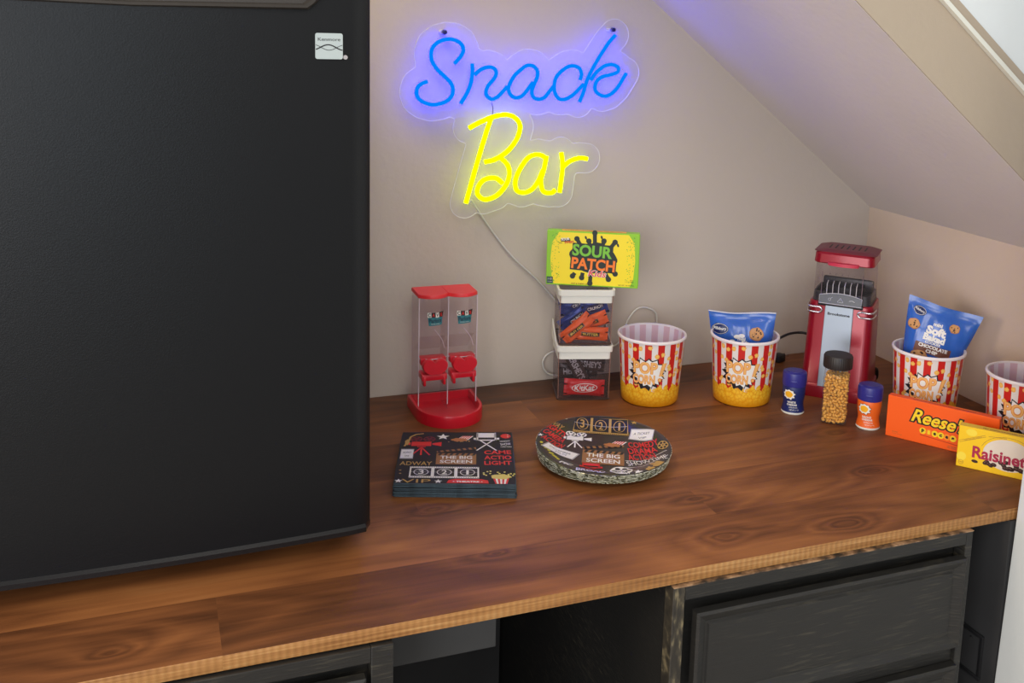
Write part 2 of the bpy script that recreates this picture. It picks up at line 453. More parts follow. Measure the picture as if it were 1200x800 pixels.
# underside of the stair: a sloping slab, its near edge 0.5 m out from the wall
m = MB()
P = [(WX + 0.1, cz(WX + 0.1)), (WX + 0.1, cz(WX + 0.1) + 0.02), (0.30, cz(0.30) + 0.02), (0.30, cz(0.30))]
m.prism(P, -0.498, 0.0, ceil_paint, 'y'); tag(m.build('ceiling'), kind='structure')
# the beige face of the stair above it and the moulding along its upper edge
def band(name, o0, o1, y0, y1, mt, lo=0.30, hi=None, bev=0):
    hi = hi or WX + 0.1
    mb = MB(); P = [(hi, cz(hi) + o0), (hi, cz(hi) + o1), (lo, cz(lo) + o1), (lo, cz(lo) + o0)]
    mb.prism(P, y0, y1, mt, 'y'); return tag(mb.build(name), kind='structure')
band('trim_1', 0.0005, 0.0960, -0.5000, -0.420, beam_paint)
band('trim_2', 0.0962, 0.1030, -0.5075, -0.420, trim_white)
band('trim_3', 0.1032, 0.1185, -0.5030, -0.420, beam_paint)
band('wall_upper', 0.1187, 1.2, -0.5010, -0.430, white_wall, lo=0.30)
# end of the white wall at the right, the counter runs in behind it
m = MB(); m.box(0, 0.30, -1.0, -0.0, -0.9, 1.2, white_wall, 0.002)
o = m.build('wall_front', loc=(0.9725, -0.6035, 0)); o.rotation_euler = (0, R(1.75), 0); tag(o, kind='structure')
m = MB(); m.box(-3, 3.2, -4.0, 0.1, -1.0, -0.9, floor_mat); tag(m.build('floor'), kind='structure')

# ---------------------------------------------------------------- counter and cabinets
m = MB(); m.box(-0.62, WX - 0.001, -0.600, -0.001, -0.0155, 0.0, WOOD, 0.0012, 2)
tag(m.build('countertop'), 'brown stained wooden board countertop with a pale rough front edge', 'countertop')

def drawer_front(parent, x0, x1, z0, z1, y):
    d = MB()
    rings = []
    for ins, dy in ((0, 0.0), (0, 0.010), (0.003, 0.012), (0.014, 0.005), (0.0165, 0.005), (0.018, 0.007)):
        rings.append([(x0 + ins, y - dy, z0 + ins), (x1 - ins, y - dy, z0 + ins), (x1 - ins, y - dy, z1 - ins), (x0 + ins, y - dy, z1 - ins)])
    d.loft(rings, BP)
    return d.build('drawer', parent, smooth=15)
cab = empty('base_cabinet', (0.702, -0.3, -0.9), 0, 'black distressed cabinet with raised panel drawers under the right half of the countertop', 'cabinet')
X0, X1, ZT, YF = 0.4994 - 0.702, 0.905 - 0.702, 0.883, -0.305
m = MB(); m.box(X0 + 0.002, X1 - 0.002, YF + 0.020, 0.285, 0.0, ZT - 0.002, BP); m.build('carcass', cab)
m = MB()
m.box(X0, X0 + 0.0145, YF, YF + 0.019, 0.0, ZT, ST, 0.0012)
m.box(X1 - 0.010, X1, YF, YF + 0.019, 0.0, ZT, BP, 0.0012)
m.box(X0 + 0.0145, X1 - 0.010, YF, YF + 0.019, ZT - 0.016, ZT, BP, 0.001)
for zz in (0.722, 0.55, 0.38, 0.2, 0.04): m.box(X0 + 0.0145, X1 - 0.010, YF + 0.006, YF + 0.019, zz - 0.012, zz + 0.008, BP, 0.001)
m.box(X0, X1, YF - 0.0008, YF + 0.006, ZT, ZT + 0.0015, WE, 0.0004)
m.build('face_frame', cab, smooth=20)
for z0, z1 in ((0.737, 0.853), (0.562, 0.713), (0.392, 0.538), (0.21, 0.37), (0.05, 0.19)):
    drawer_front(cab, X0 + 0.0265, X1 - 0.0115, z0, z1, YF + 0.004)
cab2 = empty('base_cabinet', (-0.02, -0.3, -0.9), 0, 'black painted cabinet below the fridge end of the countertop', 'cabinet')
m = MB(); m.box(-0.32, 0.2165, YF + 0.020, 0.285, 0.0, ZT - 0.002, BP); m.build('carcass', cab2)
m = MB(); m.box(0.198, 0.2195, YF, YF + 0.019, 0, ZT, BP, 0.001); m.box(-0.32, -0.305, YF, YF + 0.019, 0, ZT, BP, 0.001)
m.box(-0.305, 0.198, YF, YF + 0.019, ZT - 0.016, ZT, BP, 0.001); m.build('face_frame', cab2, smooth=20)
for z0, z1 in ((0.737, 0.856), (0.562, 0.713), (0.392, 0.538), (0.05, 0.37)): drawer_front(cab2, -0.30, 0.192, z0, z1, YF + 0.004)
dark = mat('dark_board', (50, 50, 51), 0.7, var=0.2, vscale=12)
m = MB(); m.box(0.2005, 0.4985, -0.05, -0.04, -0.9, -0.017, dark); tag(m.build('back_panel'), 'dark board closing the back of the open knee space', 'board')
greyb = mat('grey_board', (64, 65, 66), 0.7, var=0.1)
m = MB(); m.box(0.201, 0.3364, -0.505, -0.493, -0.111, -0.017, greyb, 0.001); tag(m.build('apron_board'), 'grey board hanging under the countertop in the open knee space', 'board')
# dark painted return beside the right cabinet with its open outlet box
m = MB(); m.box(0.9675, 0.9770, -0.6005, -0.02, -0.9, -0.0165, dark, 0.0)
tag(m.build('trim_4'), kind='structure')
ob = empty('outlet_box', (0.9672, -0.560, -0.215), 0, 'dark grey cut-out electrical box on the side panel right of the drawers', 'outlet box')
m = MB()
for a, b_, c, d in ((-0.02, 0.019, 0.026, 0.031), (-0.02, 0.019, -0.031, -0.026), (-0.02, -0.015, -0.026, 0.026), (0.014, 0.019, -0.026, 0.026)):
    m.box(-0.003, 0.0, a, b_, c, d, mat('dark_metal', (30, 30, 32), 0.5), 0.0005)
m.build('frame', ob)
m = MB(); m.box(-0.0015, 0.0, -0.0148, 0.0138, -0.0258, 0.0258, dark); m.lathe([(0, 0), (0.002, 0), (0.002, 0.001), (0, 0.001)], mat('dark_metal', (30, 30, 32)), 10, (-0.0017, 0, 0.02)); m.build('plate', ob)

# ---------------------------------------------------------------- fridge
fr = empty('mini_fridge', (-0.0315, -0.24, 0.0), 0, 'black mini fridge with pale badge standing on the left end of the counter', 'fridge')
fb = mat('fridge_black', (15, 17, 20), 0.36, spec=0.30, bump=0.10, bscale=700)
fb2 = mat('fridge_black_gloss', (24, 24, 26), 0.22)
m = MB(); m.box(-0.236, 0.234, -0.172, 0.205, 0.012, 0.70, fb, 0.006, 3); m.build('cabinet_body', fr)
# door: slightly bowed slab with rounded corners
def bow(x, hw=0.2385): return -0.009 * (1 - (x / hw) ** 2)
m = MB()
nx, z0, z1, hw = 32, 0.031, 0.70, 0.2385
ringsF = []
def dring(ins, ya, yadd):
    P = []
    pr = rrect(-hw + ins, hw - ins, z0 + ins, z1 - ins, max(0.010 - ins, 0.001), 4)
    return [(p[0], ya + yadd(p[0]), p[1]) for p in pr]
# front surface as a grid, border as loft
zs = [z0 + 0.004, z0 + 0.006, z0 + 0.02] + [z0 + 0.02 + (z1 - z0 - 0.04) * i / 10 for i in range(1, 10)] + [z1 - 0.02, z1 - 0.006]
xsn = [-hw + 0.0] + [-hw + 0.006] + [-hw + 0.006 + (2 * hw - 0.012) * i / nx for i in range(1, nx)] + [hw - 0.006, hw]
def dy(x):
    e = hw - abs(x); return -0.222 + bow(x) + (0.008 * (1 - min(1, e / 0.010)) ** 2)
V = []; F = []
for z in zs:
    for x in xsn: V.append((x, dy(x), z))
n = len(xsn)
for j in range(len(zs) - 1):
    for i in range(n - 1): F.append((j * n + i, j * n + i + 1, (j + 1) * n + i + 1, (j + 1) * n + i))
m.faces(V, F, fb)
# sides, top, bottom returns
def outline(z): return [(x, dy(x), z) for x in xsn] + [(hw, -0.174, z), (-hw, -0.174, z)]
m.loft([outline(zs[0]), outline(z0 + 0.001)], fb2, False, True)
m.loft([outline(zs[-1]), outline(z1)], fb2, False, True)
m.faces([(hw, dy(hw), zs[0]), (hw, -0.174, zs[0]), (hw, -0.174, zs[-1]), (hw, dy(hw), zs[-1])], [(0, 1, 2, 3)], fb)
m.faces([(-hw, dy(hw), zs[0]), (-hw, -0.174, zs[0]), (-hw, -0.174, zs[-1]), (-hw, dy(hw), zs[-1])], [(0, 1, 2, 3)], fb)
m.faces([(-hw, -0.174, z0), (hw, -0.174, z0), (hw, -0.174, z1), (-hw, -0.174, z1)], [(0, 1, 2, 3)], fb)
door = m.build('door', fr, smooth=50)
m = MB(); rr_ = [(-hw - 0.001, -0.176), (-hw + 0.004, dy(-hw) - 0.001)] + [(x, dy(x) - 0.0035) for x in xsn[1:-1]] + [(hw - 0.003, dy(hw) - 0.003), (hw + 0.0012, dy(hw) + 0.004), (hw + 0.001, -0.176)]
m.loft([[(p[0], p[1], z0 - 0.004) for p in rr_], [(p[0], p[1], z0 + 0.001) for p in rr_], [(p[0] * 0.998, p[1] + 0.003, z0 + 0.004) for p in rr_]], fb2); m.build('bottom_trim', door)
m = MB()
fm = mat('fridge_handle', (62, 58, 54), 0.35, metal=0.2)
hz = 0.5725
prof = [(-0.16, hz + 0.004), (-0.03, hz + 0.001), (0.02, hz), (0.176, hz + 0.0025), (0.183, hz + 0.008), (0.188, hz + 0.014), (0.188, hz + 0.10), (-0.16, hz + 0.10)]
rg = []
for ins, dd in ((0, 0.0005), (0.0015, -0.004), (0.004, -0.0045), (0.0055, -0.001)):
    rg.append([(x + (ins if x < 0 else -ins), -0.2305 + dd, z + (ins if z < hz + 0.05 else -ins)) for x, z in prof])
m.loft(rg, fm, False, True); m.build('handle', door, smooth=25)
bm_ = mat('badge_silver', (196, 208, 208), 0.3, metal=0.35); m = MB()
bx, bz = 0.196, 0.5405
def by(x, h): return dy(x) - 0.0006 - h
m.prism([(bx + p[0], bz + p[1]) for p in rrect(-0.0132, 0.0132, -0.0125, 0.0125, 0.002)], -0.2275, -0.2245 - 0.0005, bm_, 'y')
A = Art(); A.text('Kenmore', 0, 0.0066, 0.0215, 0.0032, black_ink, 1)
for ph, w in ((0, 0.0011), (PI * 0.95, 0.0005)):
    pts = [(-0.0128 + 0.0256 * i / 16, -0.0012 + 0.0026 * math.sin(ph + 2 * PI * i / 16 * 0.85 - 0.9)) for i in range(17)]
    A.line(pts, w, black_ink, 2)
m.art(A, lambda u, v, h: (bx + u, -0.2276 - h, bz + v)); m.build('badge', door, smooth=20)
m = MB(); m.prism([(bx + 0.0158 + 0.0022 * math.cos(i * PI / 6), bz - 0.0105 + 0.0022 * math.sin(i * PI / 6)) for i in range(12)], -0.2275, -0.224, silver_ink, 'y'); m.build('lock_cap', door)
for sx in (-0.2, 0.2):
    for sy in (-0.15, 0.18):
        m = MB(); m.lathe([(0, 0), (0.014, 0), (0.014, 0.010), (0.010, 0.0125), (0, 0.0125)], fb2, 20, (sx, sy, 0)); m.build('foot', fr)

# ---------------------------------------------------------------- neon sign
STROKES = {'S':[[0.4172,0.5075],[0.4265,0.5177],[0.4306,0.5279],[0.4262,0.5368],[0.4167,0.5416],[0.4063,0.5424],[0.3949,0.5391],[0.3857,0.532],[0.3821,0.5219],[0.3838,0.51],[0.3912,0.4991],[0.4017,0.4892],[0.4113,0.4802],[0.4156,0.4701],[0.4136,0.4599],[0.4064,0.4528],[0.3959,0.4487],[0.3845,0.4473],[0.372,0.4507],[0.3637,0.4567],[0.361,0.4648],[0.3636,0.4738],[0.3707,0.4788],[0.3769,0.4809]],
'n':[[0.4442,0.5079],[0.4448,0.4967],[0.443,0.4804],[0.4379,0.4661],[0.4275,0.4487]],
'n2':[[0.4481,0.4917],[0.4587,0.4999],[0.4704,0.5032],[0.4791,0.5002],[0.4815,0.493],[0.4773,0.4848],[0.4699,0.4765],[0.4662,0.4672],[0.4681,0.46],[0.4757,0.4555],[0.4844,0.4591],[0.4918,0.4663],[0.4993,0.4746]],
'a':[[0.547,0.499],[0.5408,0.5051],[0.5308,0.5063],[0.5218,0.5007],[0.511,0.4913],[0.5036,0.4788],[0.5016,0.4705],[0.5051,0.4622],[0.5129,0.4577],[0.5228,0.4602],[0.5318,0.4697],[0.5404,0.4812]],
'a2':[[0.547,0.499],[0.5469,0.4896],[0.5416,0.477],[0.5386,0.4665],[0.5422,0.4582],[0.5501,0.4557],[0.559,0.4582],[0.5667,0.4667],[0.5732,0.4751]],
'c':[[0.6176,0.485],[0.6195,0.4945],[0.6157,0.5029],[0.6064,0.5066],[0.5961,0.5048],[0.585,0.4973],[0.5773,0.4878],[0.575,0.4751],[0.577,0.4646],[0.5841,0.4561],[0.5955,0.4562],[0.6079,0.4636],[0.618,0.4733],[0.6236,0.4786]],
'k':[[0.6743,0.5548],[0.6642,0.544],[0.6531,0.5279],[0.6443,0.5139],[0.6356,0.4989],[0.6281,0.4818],[0.624,0.4669],[0.6176,0.4515]],
'k2':[[0.635,0.4851],[0.6438,0.4969],[0.6564,0.5067],[0.6692,0.5096],[0.68,0.5059],[0.6803,0.4984],[0.6687,0.494],[0.6547,0.4906],[0.6455,0.4841],[0.6424,0.4745],[0.6462,0.4659],[0.6582,0.4606],[0.6699,0.4639],[0.6814,0.4747],[0.6903,0.4888],[0.6952,0.4964]],
'B':[[0.4752,0.4276],[0.4673,0.4036],[0.4555,0.3636],[0.4477,0.3355],[0.4379,0.2992]],
'B2':[[0.441,0.4127],[0.4586,0.4217],[0.4794,0.4296],[0.5004,0.4323],[0.5154,0.4254],[0.5213,0.4132],[0.5162,0.395],[0.5017,0.3769],[0.4828,0.3651],[0.4661,0.3614]],
'B3':[[0.4891,0.369],[0.5021,0.3565],[0.5055,0.3421],[0.5007,0.3259],[0.4861,0.3099],[0.4672,0.3043],[0.4556,0.3129],[0.4571,0.3251],[0.4666,0.335],[0.4834,0.3366],[0.4951,0.3281]],
'A':[[0.5647,0.3655],[0.5536,0.3707],[0.5384,0.3681],[0.5258,0.354],[0.5164,0.3336],[0.5181,0.3171],[0.5291,0.3126],[0.542,0.3164],[0.5526,0.3285],[0.5608,0.347]],
'A2':[[0.5655,0.3688],[0.5621,0.349],[0.5574,0.3305],[0.5618,0.3137],[0.5752,0.3111],[0.5817,0.3151]],
'R':[[0.59,0.3734],[0.593,0.3525],[0.5911,0.3274],[0.5894,0.3107]],
'R2':[[0.5939,0.3516],[0.6048,0.3598],[0.6203,0.3645],[0.6339,0.3629]]}
sx0, sz0 = 0.52, 0.42
sign = empty('neon_sign', (sx0, -0.024, sz0), 0, 'blue and yellow neon style Snack Bar sign on clear backing hung on the back wall', 'neon sign')
blue_e = emit('blue_neon', (0.0, 0.225, 21.0), 1.0); yel_e = emit('yellow_neon', (2.4, 3.0, 0.0), 1.0)
LET = [('S', ['S']), ('n', ['n', 'n2']), ('a', ['a', 'a2']), ('c', ['c']), ('k', ['k', 'k2']), ('B', ['B', 'B2', 'B3']), ('A', ['A', 'A2']), ('R', ['R', 'R2'])]
for nm, keys in LET:
    yl = nm in 'BAR'
    m = MB()
    for q, k in enumerate(keys):
        m.tube([(x - sx0, -0.0008 * q, z - sz0) for x, z in STROKES[k]], 0.0035 if yl else 0.0028, yel_e if yl else blue_e, 10, n=5)
    o = m.build('letter_tube', sign, smooth=80); o['label'] = 'yellow glowing letter' if yl else 'blue glowing letter'
# clear backing: outline at a fixed distance from the strokes
segs = []
for k, pts in STROKES.items():
    for a, b in zip(pts, pts[1:]): segs.append((*a, *b, 0.0235 if k in ('B', 'B2', 'B3', 'A', 'A2', 'R', 'R2') else 0.0245))
segs.append((0.500, 0.46, 0.492, 0.42, 0.030)); segs.append((0.51, 0.37, 0.59, 0.345, 0.02))
SG = np.array(segs)
g0x, g1x, g0z, g1z, NXG, NZG = 0.30, 0.76, 0.25, 0.61, 185, 145
gx = np.linspace(g0x, g1x, NXG); gz = np.linspace(g0z, g1z, NZG); GX, GZ = np.meshgrid(gx, gz, indexing='ij')
F_ = np.full(GX.shape, 9.0)
for ax, az, bx_, bz_, rad in SG:
    dx, dz = bx_ - ax, bz_ - az; t = np.clip(((GX - ax) * dx + (GZ - az) * dz) / (dx * dx + dz * dz + 1e-12), 0, 1)
    F_ = np.minimum(F_, np.hypot(GX - ax - t * dx, GZ - az - t * dz) - rad)
ed = {}
def ip(i, j, k, l):
    a, b = F_[i, j], F_[k, l]; t = a / (a - b); return (gx[i] + (gx[k] - gx[i]) * t, gz[j] + (gz[l] - gz[j]) * t)
links_ = {}
for i in range(NXG - 1):
    for j in range(NZG - 1):
        c = [(i, j), (i + 1, j), (i + 1, j + 1), (i, j + 1)]; ins = [F_[q] < 0 for q in c]
        if all(ins) or not any(ins): continue
        cr = []
        for q in range(4):
            a, b = c[q], c[(q + 1) % 4]
            if ins[q] != ins[(q + 1) % 4]: key = (min(a, b), max(a, b)); ed[key] = ip(*key[0], *key[1]); cr.append(key)
        for q in range(0, len(cr) - 1, 2): links_.setdefault(cr[q], []).append(cr[q + 1]); links_.setdefault(cr[q + 1], []).append(cr[q])
seen = set(); loops = []
for k in links_:
    if k in seen: continue
    lp = [k]; seen.add(k); cur = k
    while True:
        nx_ = [q for q in links_[cur] if q not in seen]
        if not nx_: break
        cur = nx_[0]; seen.add(cur); lp.append(cur)
    loops.append([ed[q] for q in lp])
loop = max(loops, key=len)[::2]
acr = thin_clear('clear_acrylic', (252, 252, 255), 0.08, 0.10, (235, 235, 240), 0.25)
acr_edge = mat('acrylic_edge', (226, 226, 232), 0.25)
m = MB()
P = [(x - sx0, z - sz0) for x, z in loop]
m.prism(P, 0.0042, 0.0075, acr, 'y'); m.build('backing', sign)
m = MB(); m.tube([(x, 0.0043, z) for x, z in P], 0.00055, acr_edge, 5, True, False); m.build('backing_edge', sign)
for x, z in ((0.403, 0.5521), (0.6721, 0.5628)):
    m = MB(); m.lathe([(0, 0), (0.0032, 0), (0.0032, 0.002), (0, 0.003)], mat('screw_blue', (34, 34, 96), 0.4, metal=0.4), 16)
    o = m.build('screw', sign, loc=(x - sx0, 0.0035, z - sz0)); o.rotation_euler = (R(90), 0, 0)
    m = MB(); m.lathe([(0.004, 0), (0.004, 0.0164)], acr_edge, 16); o = m.build('standoff', sign, loc=(x - sx0, 0.024, z - sz0)); o.rotation_euler = (R(90), 0, 0)
m = MB(); m.tube([(0.4762 - sx0, 0.003, 0.4500 - sz0), (0.4780 - sx0, 0.001, 0.443 - sz0), (0.4778 - sx0, 0.001, 0.434 - sz0), (0.481 - sx0, 0.002, 0.430 - sz0)], 0.0006, mat('thin_wire', (60, 58, 110), 0.5), 6); m.build('joining_wire', sign)
wire = mat('white_cord', (206, 204, 198), 0.5)
m = MB(); m.tube([(0.4500, -0.0125, 0.302), (0.4597, -0.006, 0.2889), (0.4837, -0.004, 0.2546), (0.5196, -0.004, 0.2094), (0.5635, -0.004, 0.1682), (0.586, -0.004, 0.143), (0.6028, -0.006, 0.1249), (0.628, -0.008, 0.10), (0.632, -0.010, 0.05), (0.612, -0.010, 0.012), (0.590, -0.010, 0.010), (0.578, -0.009, 0.020), (0.576, -0.009, 0.036), (0.590, -0.009, 0.048), (0.625, -0.008, 0.050),
    (0.690, -0.008, 0.045), (0.716, -0.008, 0.06), (0.722, -0.008, 0.085), (0.738, -0.007, 0.106), (0.756, -0.006, 0.109), (0.7765, -0.006, 0.098), (0.779, -0.006, 0.07), (0.775, -0.008, 0.03), (0.76, -0.012, 0.003)], 0.0016, wire, 8)
tag(m.build('power_cord'), 'thin white cord hanging from the neon sign down behind the clear bins', 'cord')

# ---------------------------------------------------------------- twin candy dispenser
rp = mat('red_plastic', (214, 22, 44), 0.32, coat=0.3); rp2 = mat('red_plastic_lid', (232, 52, 58), 0.4)
clr = thin_clear('clear_styrene', (253, 250, 252), 0.10, 0.03, (220, 214, 222), 0.55)
clr_edge = mat('clear_edge', (214, 200, 210), 0.25)
D = empty('candy_dispenser', (0.3925, -0.098, 0.0), -0.5, 'red and clear twin tower candy dispenser with D shaped red tray, near the fridge', 'candy dispenser')
# tray
def dshape(hw_, yb, yc, r, n=16):
    P = [(hw_, yb), (hw_, yc)] + [(r * math.cos(a), yc - (r + 0.004) * math.sin(a)) for a in [PI * i / n for i in range(1, n)]] + [(-hw_, yc), (-hw_, yb)]
    return P
o_ = dshape(0.0490, 0.047, -0.006, 0.049); i_ = dshape(0.0445, 0.043, -0.006, 0.0445)
m = MB(); n = len(o_)
m.loft([[(p[0], p[1], 0) for p in o_], [(p[0], p[1], 0.015) for p in o_], [(p[0] * 0.985, p[1] * 0.985, 0.0175) for p in o_], [(p[0], p[1], 0.0175) for p in i_], [(p[0] * 0.97, p[1] * 0.97, 0.006) for p in i_]], rp)
m.build('tray', D, smooth=40)
# clear housing: side cheeks, divider, back
m = MB()
for x in (-0.0435, -0.0002, 0.0431):
    m.box(x, x + 0.0010, 0.003, 0.044, 0.0065, 0.178, clr)
    m.box(x - 0.0001, x + 0.0011, 0.0015, 0.003, 0.014, 0.176, clr_edge)
m.box(-0.0435, 0.0435, 0.0435, 0.0445, 0.0065, 0.178, clr)
m.build('clear_housing', D)
lab_t = mat('label_teal', (52, 128, 138), 0.4)
for sx in (-0.0218, 0.0218):
    m = MB(); arc = [(sx - 0.0205 + 0.041 * i / 10, 0.004 - 0.009 * math.sin(PI * i / 10)) for i in range(11)]
    V = [(x, y, z) for z in (0.086, 0.178) for x, y in arc]; m.faces(V, [(i, i + 1, 12 + i, 11 + i) for i in range(10)], clr)
    m.faces([(sx - 0.019, 0.006, 0.118), (sx + 0.019, 0.006, 0.118), (sx + 0.019, 0.042, 0.088), (sx - 0.019, 0.042, 0.088)], [(0, 1, 2, 3)], clr)
    m.tube([(sx + 0.002, 0.003, 0.128), (sx + 0.014, 0.008, 0.112), (sx + 0.019, 0.01, 0.098)], 0.0007, clr_edge, 6)
    m.tube([(x, y, 0.0865) for x, y in arc], 0.0007, clr_edge, 6, smooth=False)
    m.build('tower_front', D)
    # lid lobe
    m = MB(); lob = [(sx - 0.0222, 0.047)] + [(sx - 0.0222 + 0.0444 * i / 12, 0.0035 - 0.0125 * math.sin(PI * i / 12) ** 0.8) for i in range(13)] + [(sx + 0.0222, 0.047)]
    cx_ = sx
    m.loft([[(p[0], p[1], 0.177) for p in lob], [(p[0], p[1], 0.1805) for p in lob], [(cx_ + (p[0] - cx_) * 0.965, 0.02 + (p[1] - 0.02) * 0.97, 0.182) for p in lob]], rp2)
    m.build('lid', D, smooth=40)
    # brand sticker on the front
    A = Art()
    A.poly([(-0.0105, 0.004), (-0.012, 0.010), (0.0125, 0.0115), (0.011, 0.004)], black_ink, 1)
    for k, (ch, c1, c2) in enumerate(zip('CAVS', (white_ink, black_ink, white_ink, black_ink), (black_ink, red_ink, black_ink, red_ink))):
        x = -0.0085 + k * 0.0057; A.rect(x - 0.0026, 0.0035, x + 0.0026, 0.0105, c1, 2, 3 * (-1) ** k); A.text(ch, x, 0.007, 0.0038, 0.0052, c2, 3, bold=0.03)
    A.poly([(-0.0105, 0.0038), (0.011, 0.0044), (0.0098, -0.0078), (-0.0092, -0.0090)], lab_t, 1)
    A.text('Parlors', 0, -0.0012, 0.018, 0.0062, mat('label_navy', (22, 42, 70), 0.4), 2, rot=2, bold=0.03); A.text('candy shop', 0, -0.0062, 0.013, 0.0018, white_ink, 2, rot=1)
    m = MB(); m.art(A, lambda u, v, h: (sx + 0.001 + u, 0.004 - 0.009 * math.sin(PI * min(1, max(0, (u + 0.0205) / 0.041))) - 0.0006 - h, 0.1455 + v), 0.004); m.build('sticker', D)
    # heart shaped push lever
    m = MB(); H_ = []
    for i in range(36):
        t = 2 * PI * i / 36; hx = 16 * math.sin(t) ** 3; hzz = 13 * math.cos(t) - 3.2 * math.cos(2 * t) - 2 * math.cos(3 * t) - math.cos(4 * t)
        hx = hx / 16
        H_.append((sx - 0.0022 + 0.0188 * math.copysign(abs(hx) ** 0.75, hx), 0.079 + (max(-10.0, hzz) + 0.2) / 11 * 0.0115))
    rgs = [[(p[0], -0.0225 + 0.0, p[1]) for p in H_], [(p[0], -0.0205, p[1]) for p in H_], [(p[0], -0.0150, p[1]) for p in H_]]
    m.loft([[(sx - 0.0022 + (p[0] - sx + 0.0022) * 0.94, -0.0228, 0.079 + (p[1] - 0.079) * 0.94) for p in H_]] + rgs[1:], rp)
    m.box(sx - 0.0215, sx + 0.0155, -0.020, 0.006, 0.0600, 0.0690, rp, 0.001)
    for q in (-0.0145, 0.0145): m.box(sx + q - 0.002 - 0.003, sx + q + 0.002 - 0.003, -0.021, -0.006, 0.0525, 0.067, rp, 0.0012)
    m.box(sx - 0.0190, sx + 0.0185, -0.002, 0.016, 0.078, 0.0875, rp, 0.001)
    m.build('push_lever', D, smooth=40)

# ---------------------------------------------------------------- stacked clear bins
bin_clear = thin_clear('bin_clear', (236, 230, 234), 0.10, 0.05, (190, 182, 186), 0.5)
corner_refl = mat('painted_corner_reflection', (150, 110, 96), 0.3)  # brown reflection along the bins' front corners, painted in as thin lines
BA = -15.5
ca, sa = math.cos(R(BA)), math.sin(R(BA))
def bl(u, v, z=0.0): return (0.6165 + u * ca - v * sa, -0.068 + u * sa + v * ca, z)   # a point of the bin stack, u along its front, v to the back
def make_bin(z, hw_, label):
    o = empty('storage_bin', bl(0, 0, z), BA, label, 'storage bin', 'clear stacking bins')
    m = MB()
    ring = lambda w, d, zz, r=0.006: [(p[0], p[1], zz) for p in rrect(-w, w, -d, d, r, 4)]
    m.loft([ring(hw_ - 0.003, 0.036, 0.001), ring(hw_ - 0.001, 0.0385, 0.004), ring(hw_, 0.0395, 0.079)], bin_clear, True, False)
    m.build('clear_tub', o, smooth=40)
    m = MB(); m.loft([ring(hw_ + 0.0005, 0.040, 0.0005), ring(hw_ + 0.0005, 0.040, 0.0022), ring(hw_ - 0.002, 0.0375, 0.0023)], mat('bin_base', (70, 56, 52), 0.3), False, False)
    for sx in (-1, 1): m.tube([(sx * (hw_ - 0.0015), -0.0382, 0.003), (sx * (hw_ - 0.0005), -0.039, 0.078)], 0.0006, corner_refl, 5, smooth=False)
    m.build('base_edge', o)
    m = MB()
    w1, d1 = hw_ + 0.0028, 0.0425
    m.loft([ring(hw_ + 0.0006, 0.0402, 0.066), ring(hw_ + 0.0006, 0.0402, 0.0775), ring(w1, d1, 0.0778), ring(w1 + 0.0004, d1 + 0.0004, 0.0868), ring(w1 - 0.0006, d1 - 0.0006, 0.0872), ring(w1 - 0.0028, d1 - 0.0028, 0.0868), ring(w1 - 0.0032, d1 - 0.0032, 0.076)], white, False, False)
    # the frame rises towards the back on both sides
    for sx in (-1, 1):
        x = sx * (w1 - 0.0011)
        m.prism([(-0.015, 0.0868), (d1 - 0.004, 0.106), (d1, 0.106), (d1, 0.0868)], x - 0.0011, x + 0.0011, white, 'x')
    m.box(-w1 + 0.002, w1 - 0.002, d1 - 0.002, d1, 0.0868, 0.106, white) if z > 0.05 else None
    m.build('rim', o, smooth=35)
    return o
b1 = make_bin(0.0, 0.0405, 'lower clear bin with white rim holding dark chocolate bars')
b2 = make_bin(0.0880, 0.0405, 'upper clear bin with white rim holding orange and blue candy packs')
# the upper bin's rim stays low where the box stands on it
for ch in [k for k in bpy.data.objects if k.parent == b2 and k.name.startswith('rim')]:
    me = ch.data
    for v in me.vertices:
        if v.co.z > 0.09: v.co.z = 0.0872

def wrapper(name, w, h, t, mt, art=None, crimp=0.12, seed=1, fin=True):
    """pillow packet lying in its own x-z plane, front towards -y"""
    m = MB(); nx, nz = 18, 14; rd = random.Random(seed); ph = [rd.random() * 6 for _ in range(4)]
    def T(u, v):
        a = max(0.0, 1 - abs(u) ** 2.2) ; b = max(0.0, 1 - abs(v) ** 4) ** 0.5
        c = 1 if abs(u) < 1 - crimp else 0.0
        return t / 2 * (max(0.0, 1 - (abs(u) / (1 - crimp)) ** 3)) ** 0.5 * b * (1 + 0.16 * math.sin(5 * u + ph[0] + 2 * v) + 0.10 * math.sin(9 * v + ph[1] + 3 * u)) if c else 0.0003 * (1 + math.sin(60 * v))
    def fn(x, z, h_=0, s=-1):
        u, v = 2 * x / w, 2 * z / h
        k = 1 - 0.05 * (1 - abs(u)) ; return (x, s * (T(u, v) + h_ + 0.0002), z * k)
    for s in (-1, 1):
        V = []; F = []
        for j in range(nz + 1):
            for i in range(nx + 1): V.append(fn(w * (i / nx - 0.5), h * (j / nz - 0.5), 0, s))
        for j in range(nz):
            for i in range(nx): a = j * (nx + 1) + i; F.append((a, a + 1, a + nx + 2, a + nx + 1))
        m.faces(V, F, mt)
    bmesh.ops.remove_doubles(m.bm, verts=list(m.bm.verts), dist=0.00045)
    if art: m.art(art, lambda u, v, h_: fn(u, v, h_ + 0.0002), 0.004)
    return m.build(name, None, smooth=60)
def put(o, loc, rot, label, cat, group=None):
    o.location = loc; o.rotation_euler = tuple(R(a) for a in rot); tag(o, label, cat, group); return o
blu_w = mat('blue_foil', (36, 64, 150), 0.28, metal=0.25, bump=0.3, bscale=140); org_w = mat('orange_foil', (240, 98, 34), 0.32, bump=0.3, bscale=140)
